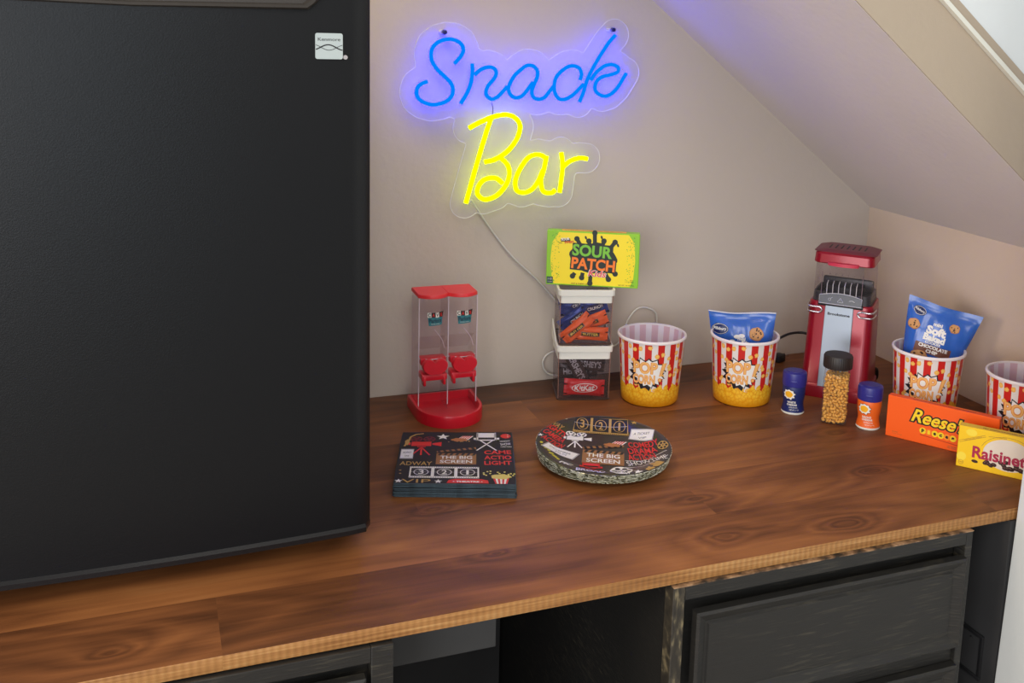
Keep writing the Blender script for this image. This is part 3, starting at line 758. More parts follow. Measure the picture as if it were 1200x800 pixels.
brn_w = mat('brown_foil', (58, 44, 42), 0.3, metal=0.2, bump=0.2, bscale=140); red_w = mat('red_foil', (206, 26, 30), 0.3, bump=0.25, bscale=140); gry_w = mat('silver_foil', (150, 146, 150), 0.25, metal=0.5, bump=0.3, bscale=140)
dbl = mat('dark_blue_print', (22, 34, 88), 0.4)
def A_or(): 
    a = Art(); a.rect(-0.017, -0.0035, 0.012, 0.0035, brown_ink, 1); a.rect(-0.016, -0.0028, 0.011, 0.0028, mat('dark_brown_print', (52, 26, 16), 0.4), 2); a.text('BUTTER', -0.0025, 0, 0.024, 0.0036, mat('yellow_print', (246, 206, 62), 0.4), 3, bold=0.02); return a
def A_bl():
    a = Art(); a.ell(0, 0, 0.015, 0.006, dbl, 1); a.text('CRUNCH', 0, 0, 0.024, 0.005, white_ink, 2, bold=0.02); return a
def A_h():
    a = Art(); a.text("HERSHEY'S", 0, 0, 0.046, 0.011, silver_ink, 1, bold=0.03); return a
def A_k():
    a = Art(); a.ell(0, 0, 0.020, 0.0072, white_ink, 1, 24, 4); a.ell(0, 0, 0.0188, 0.0062, red_ink, 2, 24, 4); a.text('KitKat', 0, 0, 0.031, 0.0095, white_ink, 3, rot=4, shear=0.15, bold=0.03); return a
z2 = 0.0880
U = [('candy_packet', 0.066, 0.030, 0.010, blu_w, A_bl, (-0.002, 0.024, z2 + 0.047), (0, -10, BA), 'blue foil candy packet at the back of the upper bin', 11),
     ('candy_packet', 0.060, 0.026, 0.010, blu_w, A_bl, (-0.008, 0.010, z2 + 0.030), (0, -38, BA), 'blue foil candy packet standing slanted at the left of the upper bin', 12),
     ('candy_packet', 0.040, 0.030, 0.011, blu_w, A_bl, (0.018, -0.002, z2 + 0.050), (0, -18, BA), 'crumpled blue candy packet high on the right in the upper bin', 13),
     ('candy_packet', 0.056, 0.023, 0.011, org_w, A_or, (-0.0115, -0.0275, z2 + 0.0235), (0, -42, BA), 'orange candy bar leaning steeply against the left front of the upper bin', 14),
     ('candy_packet', 0.054, 0.023, 0.010, org_w, A_or, (0.011, -0.014, z2 + 0.029), (0, -20, BA), 'orange candy bar tilted in the middle of the upper bin', 15),
     ('candy_packet', 0.050, 0.022, 0.010, org_w, A_or, (0.0110, -0.0285, z2 + 0.0150), (0, 3, BA), 'orange candy bar lying flat at the bottom right of the upper bin', 16),
     ('candy_packet', 0.026, 0.022, 0.008, gry_w, None, (0.019, 0.018, z2 + 0.062), (0, 8, BA), 'small silver square packet in the top right of the upper bin', 17),
     ('chocolate_bar', 0.060, 0.021, 0.008, brn_w, A_h, (-0.0105, -0.020, 0.0485), (0, 62, BA), 'dark brown chocolate bar standing upright in the lower bin', 21),
     ('chocolate_bar', 0.058, 0.024, 0.008, brn_w, A_h, (0.008, -0.006, 0.048), (0, 6, BA), 'dark brown chocolate bar lying behind the upright bar in the lower bin', 22),
     ('chocolate_bar', 0.062, 0.026, 0.008, brn_w, A_h, (-0.004, 0.008, 0.033), (0, -4, BA), 'dark brown chocolate bar low at the back of the lower bin', 23),
     ('chocolate_bar', 0.063, 0.026, 0.010, red_w, A_k, (0.002, -0.030, 0.0175), (-8, 3, BA), 'bright red wafer bar packet at the front of the lower bin', 24),
     ('candy_packet', 0.040, 0.028, 0.010, gry_w, None, (0.018, 0.022, 0.050), (0, -12, BA), 'crumpled silver packet at the back right of the lower bin', 25)]
for nm, w, h, t, mt, af, (u, v, z), rot, lab, sd in U:
    put(wrapper(nm, w, h, t, mt, af() if af else None, seed=sd), bl(u, v, z), rot, lab, 'candy', 'candy in the clear bins')

# ---------------------------------------------------------------- candy boxes
def carton(name, w, d, h, loc, ang, face, top, side, art, art_top, label, art_side=None):
    o = empty(name, loc, ang, label, 'candy box', None)
    m = MB(); m.box(0, w, 0, d, 0, h, face, 0.0006, 1)
    for f in m.bm.faces:
        if f.normal.z > 0.9 or f.calc_center_median().z > h - 1e-5: f.material_index = m.mi(top)
        elif abs(f.calc_center_median().x) < 1e-5 or f.calc_center_median().x > w - 1e-5: f.material_index = m.mi(side)
    m.art(art, lambda u, v, q: (u, -q, v))
    if art_top: m.art(art_top, lambda u, v, q: (u, v, h + q))
    m.build('carton', o, smooth=20)
    m = MB(); m.box(w - 0.0004, w + 0.0005, 0.0008, d - 0.0008, 0.004, h - 0.004, side, 0.0002, 1)
    m.build('end_flap', o, smooth=20)
    return o
# yellow and green sour candy box
lime = mat('lime_green', (142, 204, 28), 0.4, coat=0.3); yel = mat('box_yellow', (250, 226, 20), 0.4, coat=0.3); yel2 = mat('box_yellow_pale', (248, 222, 90), 0.4)
orng = mat('box_orange', (250, 128, 34), 0.45); grn = mat('letter_green', (124, 196, 56), 0.45); spl = mat('splat_black', (30, 42, 36), 0.5); pinkr = mat('letter_pink', (232, 80, 84), 0.45); dgrn = mat('dark_green_print', (58, 136, 52), 0.45)
A = Art(); W_, H_b = 0.1405, 0.0845
A.poly([(0.012, 0.002), (0.128, 0.002), (0.133, 0.014), (0.135, 0.042), (0.133, 0.070), (0.124, 0.0825), (0.018, 0.0825), (0.008, 0.066), (0.006, 0.042), (0.008, 0.016)], yel, 1)
rd = random.Random(4)
for k in range(150):
    side_ = rd.random() < 0.5; x = (0.008 + rd.random() ** 1.5 * 0.012) if side_ else (0.133 - rd.random() ** 1.5 * 0.012)
    A.ell(x, rd.uniform(0.004, 0.080), 0.0006, 0.0007, lime if rd.random() < 0.6 else dgrn, 2, 6)
# splat
A.blob(0.070, 0.044, 0.036, 0.0235, spl, 2, 40, 0.10, 3); A.rect(0.0365, 0.0235, 0.1065, 0.046, spl, 3, -3); A.rect(0.039, 0.044, 0.101, 0.066, spl, 4, -2)
for cx_, cy_, an, ln in ((0.052, 0.062, 120, 0.013), (0.073, 0.066, 92, 0.0175), (0.096, 0.060, 55, 0.013), (0.066, 0.062, 105, 0.009), (0.084, 0.062, 75, 0.010), (0.044, 0.020, 235, 0.006), (0.056, 0.021, 260, 0.008), (0.068, 0.018, 268, 0.013), (0.090, 0.022, 300, 0.011), (0.100, 0.026, 320, 0.007)):
    ex, ey = cx_ + ln * math.cos(R(an)), cy_ + ln * math.sin(R(an)); A.line([(cx_, cy_), (ex, ey)], 0.006, spl, 3); A.ell(ex, ey, 0.0042, 0.0042, spl, 5, 12)
for cx_, cy_ in ((0.059, 0.0755), (0.083, 0.077), (0.108, 0.066)): A.ell(cx_, cy_, 0.0016, 0.0030, spl, 2, 8, 20)
A.text('SOUR', 0.0695, 0.0550, 0.0605, 0.0185, grn, 7, rot=-3, bold=0.035, space=1.0)
A.text('PATCH', 0.0715, 0.0345, 0.0665, 0.0180, orng, 7, rot=-3, bold=0.035, space=1.0)
A.text('Kids', 0.0785, 0.0205, 0.028, 0.0105, white_ink, 8, rot=-3, shear=0.2, bold=0.05); A.text('Kids', 0.0785, 0.0205, 0.0262, 0.0096, pinkr, 9, rot=-3, shear=0.2, bold=0.02)
A.rect(0.021, 0.0685, 0.0355, 0.0725, black_ink, 3, 6); A.text('SOUR', 0.028, 0.072, 0.013, 0.0042, white_ink, 4, rot=6, bold=0.04); A.text('then', 0.0205, 0.066, 0.005, 0.0022, black_ink, 4, rot=6); A.text('SWEET.', 0.0345, 0.0675, 0.0155, 0.0036, red_ink, 4, rot=6, bold=0.04)
A.rect(0.0012, 0.0022, 0.0105, 0.0125, mat('dark_teal', (22, 66, 66), 0.5), 3); A.text('110', 0.0058, 0.0092, 0.006, 0.0032, white_ink, 4); A.text('CALORIES', 0.0058, 0.0048, 0.0075, 0.0012, white_ink, 4)
A.text('SOFT & CHEWY CANDY', 0.0545, 0.0035, 0.031, 0.0019, black_ink, 3, bold=0.02); A.text('NET WT  3.5 OZ (99g)', 0.1225, 0.0040, 0.024, 0.0019, black_ink, 3, bold=0.02)
A.text('Per', 0.131, 0.0125, 0.005, 0.0014, black_ink, 3); A.text('1/2 CONTAINER', 0.1275, 0.0100, 0.013, 0.0013, black_ink, 3)
AT = Art(); AT.rect(0.022, 0.002, 0.120, 0.013, mat('strip_orange', (240, 176, 60), 0.45), 1); AT.text('SOFT & CHEWY CANDY   SOUR THEN SWEET   SOFT & CHEWY CANDY   SOUR THEN SWEET', 0.070, 0.0075, 0.088, 0.0022, mat('strip_print', (120, 40, 30), 0.5), 2, bold=0.02)
carton('candy_box', W_, 0.015, H_b, (0.5565, -0.0605, 0.1755), -26.5, lime, lime, lime, A, AT, 'bright yellow and lime green candy box standing on the upper clear bin')
# orange box
ob_ = mat('carton_orange', (250, 96, 16), 0.42, coat=0.2); ob2 = mat('carton_orange_end', (226, 84, 30), 0.45)
ry = mat('letter_yellow', (250, 214, 40), 0.4)
A = Art(); 
for b_, c, l in ((0.095, black_ink, 1), (0.022, ry, 3)): A.text("Reese's", 0.0735, 0.0385, 0.0765 if l == 1 else 0.0725, 0.0240 if l == 1 else 0.0200, c, l, rot=-2.5, shear=0.28, bold=b_, space=1.0)
for k, ch in enumerate('pieces'):
    x = 0.0515 + k * 0.0082; cc = (ry, mat('brown_candy', (255, 150, 40), 0.4), ry)[k % 3] if k != 1 else orng
    A.ell(x, 0.0195 - k * 0.0003, 0.0046, 0.0046, cc, 1, 16); A.text(ch, x, 0.0195 - k * 0.0003, 0.0038, 0.0056 if ch in 'pi' else 0.0042, black_ink if k not in (1,) else ry, 2, bold=0.06)
A.line([(0.048, 0.0132), (0.100, 0.0098)], 0.0010, mat('deep_orange', (190, 60, 10), 0.5), 1)
A.text('NET WT', 0.0135, 0.0085, 0.008, 0.0012, brown_ink, 1, bold=0.02); A.text('4 OZ (113g)', 0.0165, 0.0058, 0.014, 0.0012, brown_ink, 1, bold=0.02)
A.text('120 PIECES', 0.092, 0.0060, 0.012, 0.0013, brown_ink, 1, bold=0.02); A.text('PER PACK', 0.092, 0.0038, 0.012, 0.0013, brown_ink, 1, bold=0.02)
AT = Art(); AT.text('PEANUT BUTTER CANDY IN A CRUNCHY SHELL   PEANUT BUTTER CANDY', 0.076, 0.0055, 0.085, 0.0022, mat('brown_print', (110, 44, 14), 0.5), 1, bold=0.03); AT.rect(0.033, 0.009, 0.12, 0.0095, ry, 1)
carton('candy_box', 0.150, 0.0125, 0.0605, (0.9703, -0.3607, 0.0), -56.0, ob_, mat('carton_orange_top', (240, 84, 24), 0.42), ob2, A, AT, "orange candy box standing on edge in front of a striped popcorn tub")
# yellow box
cy_ = mat('carton_yellow', (250, 204, 20), 0.42, coat=0.2); cy2 = mat('carton_yellow_top', (238, 196, 60), 0.45); cream = mat('cream_print', (232, 220, 204), 0.45); magr = mat('magenta_letter', (176, 34, 72), 0.45); cho = mat('chocolate_print', (62, 36, 32), 0.35)
A = Art()
A.ell(0.0625, 0.028, 0.0305, 0.0215, cream, 1, 30); A.ring(0.0625, 0.028, 0.034, 0.025, 0.0004, brown_ink, 1, 28, 20, 165)
A.text('Raisinets', 0.0555, 0.0245, 0.073, 0.0165, magr, 4, bold=0.03)
rd = random.Random(9)
for k in range(26):
    x = 0.030 + rd.random() * 0.062; y = 0.0085 + 0.010 * (1 - abs(x - 0.055) / 0.045) * rd.random() + 0.002
    A.ell(x, y, 0.0036, 0.0027, cho, 2 + k % 2, 12, rd.uniform(-30, 30)); A.ell(x - 0.0008, y + 0.0008, 0.0012, 0.0008, mat('choc_shine', (110, 76, 66), 0.4), 5, 8)
A.ell(0.023, 0.0115, 0.0042, 0.0022, cho, 2, 12, -5); A.ell(0.016, 0.050, 0.007, 0.005, mat('pale_yellow', (250, 222, 70), 0.4), 1); A.ell(0.006, 0.015, 0.006, 0.006, mat('pale_yellow', (250, 222, 70), 0.4), 1)
A.line([(0.001, 0.036), (0.033, 0.050)], 0.0004, brown_ink, 2); A.line([(0.002, 0.034), (0.034, 0.048)], 0.0004, brown_ink, 2); A.text('milk chocolate covered', 0.0185, 0.0425, 0.022, 0.0014, brown_ink, 2, rot=24)
A.ring(0.006, 0.0068, 0.0032, 0.0032, 0.0004, brown_ink, 1, 16); A.text('100', 0.006, 0.0068, 0.004, 0.0016, brown_ink, 2); A.text('real fruit and chocolate', 0.048, 0.0505, 0.022, 0.0016, brown_ink, 2, rot=4)
AT = Art(); AT.text('MILK CHOCOLATE COVERED CALIFORNIA RAISINS', 0.066, 0.006, 0.074, 0.0028, mat('brown_print', (110, 44, 14), 0.5), 1, bold=0.03)
carton('candy_box', 0.115, 0.0145, 0.0570, (0.9930, -0.4765, 0.0), -51.5, cy_, cy2, cy2, A, AT, 'yellow chocolate raisin box standing in front of the orange box beside the white wall end')

# ---------------------------------------------------------------- popcorn tubs
burst_b = mat('burst_shadow', (26, 24, 34), 0.45); pop_o = mat('pop_orange', (232, 150, 74), 0.45); pop_l = mat('pop_light', (246, 190, 112), 0.45); burst_w = mat('burst_white', (240, 238, 234), 0.45)
def tub_art():
    A = Art()
    def burst(dx, dy_, k, mt, l, seed=5):
        rd = random.Random(seed); P = []
        for i in range(26):
            a = 2 * PI * i / 26 + 0.1; r_ = 1.0 if i % 2 == 0 else 0.76; r_ *= 1 + 0.14 * (rd.random() - 0.5)
            P.append((dx + 0.0265 * k * r_ * math.cos(a), dy_ + 0.0225 * k * r_ * math.sin(a)))
        A.poly(P, mt, l)
    burst(-0.0032, -0.0030, 1.06, burst_b, 1); burst(0.0006, 0.0004, 1.04, burst_b, 1); burst(0.0004, 0.0, 0.96, burst_w, 2)
    for b_, mt, l, s in ((0.06, pop_o, 3, 1.0), (0.008, pop_l, 4, 0.955)):
        A.text('POP', -0.004, 0.0074, 0.0370 * s, 0.0185 * s, mt, l, bold=b_); A.text('CORN', -0.0060, -0.0100, 0.0345 * s, 0.0145 * s, mt, l, bold=b_)
    for s, mt, l in ((1.0, pop_o, 5), (0.6, pop_l, 6)):
        A.poly([(0.0190 - 0.0022 * s, -0.0045), (0.0190 + 0.0022 * s, -0.0045), (0.0240 + 0.0038 * s, 0.0150), (0.0240 - 0.0030 * s, 0.0150)], mt, l); A.ell(0.0182, -0.0100, 0.0030 * s, 0.0030 * s, mt, l, 12)
    return A
R0, R1, TH = 0.0440, 0.0512, 0.1035
def make_tub(loc, rot, label, first=None):
    if first:
        o = copy_tree(first); o.location = loc; o.rotation_euler = (0, 0, R(rot)); o['label'] = label; return o
    o = empty('popcorn_tub', loc, rot, label, 'popcorn tub', 'striped popcorn tubs')
    m = MB(); pr = [(0, 0.0025), (R0 - 0.006, 0.0025), (R0 - 0.003, 0.0005), (R0, 0.003)] + [(R0 + (R1 - R0) * t / 8, 0.003 + (TH - 0.003) * t / 8) for t in range(1, 9)]
    m.lathe(pr, TUB, 72)
    # burst faces local -y, tilted a little
    def wrap(u, v, h):
        z = 0.0565 + v * 1.06; r_ = R0 + (R1 - R0) * (z - 0.003) / (TH - 0.003) + h + 0.0003; a = -PI / 2 + u / 0.0475
        return (r_ * math.cos(a), r_ * math.sin(a), z)
    m.art(tub_art(), wrap, 0.004); m.build('printed_wall', o, smooth=50)
    m = MB(); m.lathe([(0, 0.004), (R0 - 0.0015, 0.0042), (R1 - 0.0012, TH)], TUBIN, 64); m.build('inner_wall', o, smooth=50)
    m = MB(); rim = [(R1 - 0.0012, TH - 0.0005), (R1 - 0.0014, TH + 0.0018), (R1 + 0.0002, TH + 0.0026), (R1 + 0.0018, TH + 0.0018), (R1 + 0.0021, TH - 0.0008), (R1 + 0.0015, TH - 0.0022), (R1, TH - 0.0020)]
    m.lathe(rim, mat('tub_rim', (236, 228, 228), 0.4), 64); m.build('rim', o, smooth=60)
    return o
T1 = make_tub((0.7085, -0.1270, 0), -32, 'empty striped popcorn tub right beside the clear bins')
T2 = make_tub((0.8475, -0.1700, 0), -36, 'striped popcorn tub with an upright blue packet, left of the red popcorn maker', T1)
T3 = make_tub((1.0805, -0.3120, 0), -42, 'striped popcorn tub with a leaning cookie packet, behind the orange box', T1)
T4 = make_tub((1.1335, -0.4470, 0), -49, 'empty striped popcorn tub at the far right behind the yellow box', T1)

# ---------------------------------------------------------------- cookie packets standing in two tubs
bagb = mat('packet_blue', (44, 96, 184), 0.26, bump=0.35, bscale=60, coat=0.4, var=0.12, vscale=18); navy = mat('packet_navy', (16, 34, 88), 0.4)
cook = mat('cookie_print', (206, 152, 96), 0.6); chip = mat('chip_print', (66, 36, 24), 0.6); cookd = mat('cookie_shade', (174, 116, 66), 0.6); bband = mat('brown_band', (112, 66, 48), 0.5)
def cookie(A, x, y, r_, l=2, seed=1):
    rd = random.Random(seed); A.blob(x, y, r_ * 1.05, r_ * 0.95, cookd, l, 26, 0.06, seed); A.blob(x, y + r_ * 0.06, r_ * 0.95, r_ * 0.85, cook, l + 1, 26, 0.06, seed)
    for k in range(9):
        a = rd.random() * 6.28; q = r_ * 0.75 * rd.random() ** 0.6; A.ell(x + q * math.cos(a), y + q * math.sin(a), r_ * 0.15, r_ * 0.11, chip, l + 2, 8, rd.uniform(0, 90))
def bag(w0, w1, H, t, art, seed=1):
    """w0 width at foot, w1 width at top, stands along z, print towards -y"""
    m = MB(); nx, nz = 26, 30; rd = random.Random(seed); ph = [rd.random() * 6 for _ in range(6)]
    def T(u, v):
        if v > 0.925: return 0.0004
        e = max(0.0, 1 - abs(u) ** 3) ** 0.6; f = min(1, (0.925 - v) / 0.22) ** 0.65 * min(1, v / 0.1) ** 0.5
        wr = 1 + 0.07 * math.sin(7 * u + ph[0] + 4 * v) + 0.06 * math.sin(15 * v + ph[1] - 3 * u) + 0.05 * math.sin(11 * u * v * 2 + ph[2])
        return t / 2 * e * f * wr + 0.0004
    def fn(x, z, h_=0, s=-1):
        v = z / H; hw_ = (w0 + (w1 - w0) * v ** 0.8) / 2
        u = max(-1, min(1, x / hw_)); yb = 0.0030 * math.sin(4 * u + ph[3]) * max(0, v - 0.6) * 2.2
        return (x, yb + s * (T(u, v) + h_), z + 0.0015 * math.sin(3 * u + ph[4]) * (v > 0.85))
    for s in (-1, 1):
        V = []; F = []
        for j in range(nz + 1):
            v = j / nz; hw_ = (w0 + (w1 - w0) * v ** 0.8) / 2
            for i in range(nx + 1): V.append(fn(hw_ * (2 * i / nx - 1), H * v, 0, s))
        for j in range(nz):
            for i in range(nx): a = j * (nx + 1) + i; F.append((a, a + 1, a + nx + 2, a + nx + 1))
        m.faces(V, F, bagb)
    m.art(art, lambda u, v, h_: fn(u, v, h_ + 0.0003), 0.005)
    return m.build('cookie_packet', None, smooth=70)
def badge_(A, x, y, s, rot=-12):
    A.ell(x, y, 0.0115 * s, 0.0072 * s, navy, 1, 24, rot); A.ring(x, y, 0.0108 * s, 0.0066 * s, 0.0005, white_ink, 2); A.text('Pillsbury', x, y, 0.017 * s, 0.0052 * s, white_ink, 3, rot=rot, bold=0.02)
A = Art(); badge_(A, -0.0335, 0.0985, 1.15, -2); A.text('mini', 0.0, 0.085, 0.012, 0.005, white_ink, 2, bold=0.04); cookie(A, 0.0225, 0.0925, 0.0105, 1, 3)
A.text('Soft', -0.004, 0.078, 0.03, 0.011, white_ink, 2, bold=0.05); A.text('Baked', -0.004, 0.065, 0.034, 0.011, white_ink, 2, bold=0.05)
for c_ in ((-0.007, 0.0880), (0.000, 0.0895)): A.ell(c_[0], c_[1], 0.0050, 0.0030, white_ink, 1, 12)
A.rect(-0.0518, 0.1228, 0.0518, 0.1243, white_ink, 1)
o = bag(0.064, 0.1045, 0.1245, 0.030, A, 2)
o.location = (0.8520, -0.1610, 0.0105); o.rotation_euler = (R(-3), R(-2.5), R(-33))
tag(o, 'blue cookie packet standing upright with its flat sealed top above the tub', 'cookie packet')
A = Art(); badge_(A, -0.0335, 0.125, 0.85, -8)
cookie(A, -0.0365, 0.1045, 0.0085, 1, 4); cookie(A, 0.0205, 0.1145, 0.0072, 1, 6)
A.text('mini', -0.0030, 0.1130, 0.013, 0.0052, white_ink, 2, bold=0.04); A.text('Soft', -0.0030, 0.1035, 0.0285, 0.0125, white_ink, 2, bold=0.06); A.text('Baked', -0.0030, 0.0922, 0.031, 0.0105, white_ink, 2, bold=0.06); A.text('COOKIES', -0.0030, 0.0846, 0.022, 0.0040, white_ink, 2, bold=0.04)
A.rect(-0.027, 0.0670, 0.025, 0.0815, bband, 1); A.text('CHOCOLATE', -0.001, 0.0782, 0.042, 0.0056, white_ink, 2, bold=0.05); A.text('CHIP', -0.001, 0.0712, 0.017, 0.0054, white_ink, 2, bold=0.05)
cookie(A, -0.0160, 0.0575, 0.0130, 3, 8)
o = bag(0.050, 0.1090, 0.142, 0.032, A, 5)
o.location = (1.0765, -0.3020, 0.0280); o.rotation_euler = (R(-7), R(11.5), R(-43)); tag(o, 'blue mini soft baked chocolate chip cookie packet leaning out of its tub', 'cookie packet')

# ---------------------------------------------------------------- red popcorn maker
PM = empty('popcorn_maker', (0.9975, -0.2025, 0.0), -46.5, 'metallic red hot air popcorn maker with clear chamber in the back corner', 'popcorn maker')
redm = mat('metallic_red', (150, 6, 34), 0.30, metal=0.25, coat=0.35); redt = mat('metallic_red_top', (122, 54, 66), 0.42, metal=0.25)
slv = mat('silver_panel', (150, 160, 172), 0.35, metal=0.35); chr_ = mat('chrome', (214, 206, 212), 0.18, metal=0.9); blk = mat('black_plastic', (28, 28, 32), 0.35); smoke = thin_clear('smoke_clear', (120, 120, 128), 0.12, 0.15, (90, 92, 100), 0.5)
def rr3(hx, y0, y1, z, r): return [(p[0], p[1], z) for p in rrect(-hx, hx, y0, y1, r, 5)]
m = MB(); m.loft([rr3(0.0545, -0.022, 0.092, 0.0, 0.014), rr3(0.055, -0.0225, 0.093, 0.004, 0.014), rr3(0.054, -0.0205, 0.091, 0.017, 0.014), rr3(0.0520, -0.018, 0.088, 0.0195, 0.013),
    rr3(0.0515, -0.0165, 0.087, 0.022, 0.013), rr3(0.0502, -0.008, 0.083, 0.08, 0.013), rr3(0.0492, 0.0, 0.079, 0.148, 0.012), rr3(0.0475, 0.002, 0.077, 0.150, 0.011)], redm); m.build('body', PM, smooth=30)
def fy(z): return -0.0165 + (z - 0.022) / (0.148 - 0.022) * 0.0165
m = MB(); pts = [(-0.0225, 0.018), (0.0225, 0.018), (0.0215, 0.148), (-0.0215, 0.148)]
m.loft([[(x - 0.001, fy(z) - 0.0001, z) for x, z in pts], [(x - 0.001, fy(z) - 0.0022, z) for x, z in pts], [(x * 0.97 - 0.001, fy(z) - 0.0027, 0.083 + (z - 0.083) * 0.99) for x, z in pts]], slv)
A = Art(); A.text('Brookstone', -0.001, 0.1335, 0.034, 0.0042, black_ink, 1, bold=0.035); m.art(A, lambda u, v, h: (u, fy(v) - 0.0028 - h, v)); m.build('front_panel', PM, smooth=20)
for s in (-1, 1):
    m = MB(); loop_ = []
    for z, xi in ((0.1365, None), (0.1465, None)): pass
    zc_, hh = 0.1375, 0.0042
    top_ = [(s * 0.0515, 0.022, zc_ + hh), (s * 0.0510, 0.006, zc_ + hh), (s * 0.0478, -0.0030, zc_ + hh), (s * 0.040, -0.0040, zc_ + hh), (s * 0.031, -0.0035, zc_ + hh)]
    bot = [(x, y, zc_ - hh) for x, y, z in top_][::-1]
    m.tube(top_ + [(s * 0.0275, -0.0035, zc_)] + bot, 0.0016, chr_, 8, n=4); m.build('chrome_grip', PM, smooth=70)
# collar and chute plate
m = MB(); m.loft([rr3(0.0455, 0.0035, 0.0750, 0.1490, 0.010), rr3(0.0440, 0.004, 0.0745, 0.1650, 0.010), rr3(0.0415, 0.007, 0.0715, 0.1650, 0.008), rr3(0.0405, 0.008, 0.071, 0.156, 0.008)], blk, False, True)
m.box(-0.0345, 0.0345, -0.0030, 0.010, 0.1445, 0.1500, blk, 0.001)
m.build('black_collar', PM, smooth=30)
m = MB(); nrg = 20
V = [(0.030 * math.cos(2 * PI * i / 24), 0.040 + 0.024 * math.sin(2 * PI * i / 24), z) for z in (0.156, 0.172) for i in range(24)]
m.faces(V, [(i, (i + 1) % 24, (i + 1) % 24 + 24, i + 24) for i in range(24)] + [tuple(range(24))], blk); m.box(-0.040, 0.040, 0.062, 0.070, 0.156, 0.178, blk, 0.003); m.build('inner_chamber', PM, smooth=40)
m = MB(); pl = [(-0.0325, 0.1495), (0.0325, 0.1495), (0.0325, 0.1620)] + [(0.0325 - 0.065 * i / 10, 0.1620 + 0.0045 * math.sin(PI * i / 10)) for i in range(1, 10)] + [(-0.0325, 0.1620)]
m.loft([[(x, -0.006 + (z - 0.1495) * 0.25, z) for x, z in pl], [(x, -0.0045 + (z - 0.1495) * 0.25, z) for x, z in pl]], mat('smoke_plate', (66, 68, 78), 0.25))
m.tube([(x, -0.0062 + (z - 0.1495) * 0.25, z) for x, z in pl], 0.0007, mat('plate_edge', (190, 190, 200), 0.3), 5, True, False)
A = Art(); ic = mat('icon_grey', (176, 178, 188), 0.5)
A.ring(-0.0165, 0.1565, 0.0022, 0.0022, 0.0005, ic, 1, 14); A.line([(-0.015, 0.158), (-0.0125, 0.160)], 0.0005, ic, 1)
A.line([(-0.0045, 0.1535), (0, 0.160), (0.0045, 0.1535), (-0.0045, 0.1535)], 0.0006, ic, 1); A.text('!', 0, 0.1562, 0.0006, 0.003, ic, 1); A.line([(0.013, 0.157), (0.0175, 0.158), (0.022, 0.1565)], 0.0009, ic, 1)
m.art(A, lambda u, v, h: (u, -0.0063 + (v - 0.1495) * 0.25 - h, v)); m.build('chute_plate', PM, smooth=20)
m = MB(); m.loft([rr3(0.0450, 0.0030, 0.0755, 0.1505, 0.010), rr3(0.0435, 0.0035, 0.0750, 0.2140, 0.010)], thin_clear('maker_clear', (246, 242, 244), 0.10, 0.03, (220, 214, 222), 0.5), False, False); m.build('clear_chamber', PM, smooth=40)
m = MB()
for k in range(6): x = -0.0225 + 0.009 * k; m.tube([(x, -0.0005, 0.1640), (x, -0.0005, 0.1790), (x, 0.008, 0.1835)], 0.0007, mat('rib_clear', (196, 192, 198), 0.3), 5, smooth=False)
for x in (-0.031, 0.031): m.tube([(x, -0.0008, 0.150), (x, -0.0008, 0.199)], 0.0006, mat('rib_dark', (120, 100, 108), 0.3), 5, smooth=False); 
for k in range(5): m.box(-0.0205 + 0.0095 * k, -0.0190 + 0.0095 * k, 0.001, 0.0018, 0.1955, 0.197, mat('rib_dark', (120, 100, 108), 0.3))
m.build('chamber_ribs', PM)
m = MB(); m.loft([rr3(0.0455, 0.0, 0.0785, 0.2120, 0.011), rr3(0.0465, -0.001, 0.0795, 0.2135, 0.011), rr3(0.0455, 0.0, 0.0785, 0.2265, 0.011), rr3(0.0432, 0.003, 0.076, 0.2295, 0.010)], redm, True, False)
m.loft([rr3(0.0480, 0.003, 0.076, 0.2295, 0.010), rr3(0.0360, 0.011, 0.070, 0.2330, 0.009), rr3(0.034, 0.013, 0.068, 0.2332, 0.009)], redt, False, True)
lid = m.build('lid', PM, smooth=30)
m = MB()
for k in range(7): x = -0.027 + 0.009 * k; m.box(x - 0.0011, x + 0.0011, 0.024, 0.050, 0.2325, 0.2337, black_ink, 0.0004, 1)
m.build('vent_slot', lid)
m = MB(); m.prism([(0.024 * math.cos(PI + PI * i / 14), -0.001 + 0.009 * math.sin(PI + PI * i / 14)) for i in range(15)], 0.2105, 0.2155, mat('lip_red', (206, 60, 84), 0.35)); m.build('lip', lid)
bk = mat('black_cord', (24, 24, 26), 0.45)
m = MB(); m.tube([(1.0200, -0.1180, 0.070), (1.0130, -0.0880, 0.068), (0.9900, -0.0850, 0.0675), (0.9705, -0.0850, 0.0615), (0.9560, -0.0850, 0.054), (0.9320, -0.0850, 0.041), (0.9050, -0.0850, 0.020), (0.8900, -0.0830, 0.003), (0.8600, -0.0700, 0.003)], 0.0022, bk, 8)
m.build('power_cord', PM).matrix_parent_inverse = (Matrix.Translation((0.9975, -0.2025, 0)) @ Matrix.Rotation(R(-46.5), 4, 'Z')).inverted()
pg = empty('plug', (1.008, -0.032, 0.0), 20, 'black plug lying on the counter behind the striped tub with the upright packet', 'plug')
m = MB(); m.box(-0.010, 0.010, -0.008, 0.008, 0.0, 0.014, bk, 0.003); m.build('plug_body', pg)
m = MB(); m.box(0.010, 0.022, -0.005, -0.0035, 0.006, 0.010, chr_); m.box(0.010, 0.022, 0.0035, 0.005, 0.006, 0.010, chr_); m.build('prongs', pg)
m = MB(); m.tube([(1.0850, -0.1850, 0.032), (1.0980, -0.1790, 0.024), (1.1010, -0.1750, 0.009), (1.0950, -0.1680, 0.003)], 0.0030, bk, 8)
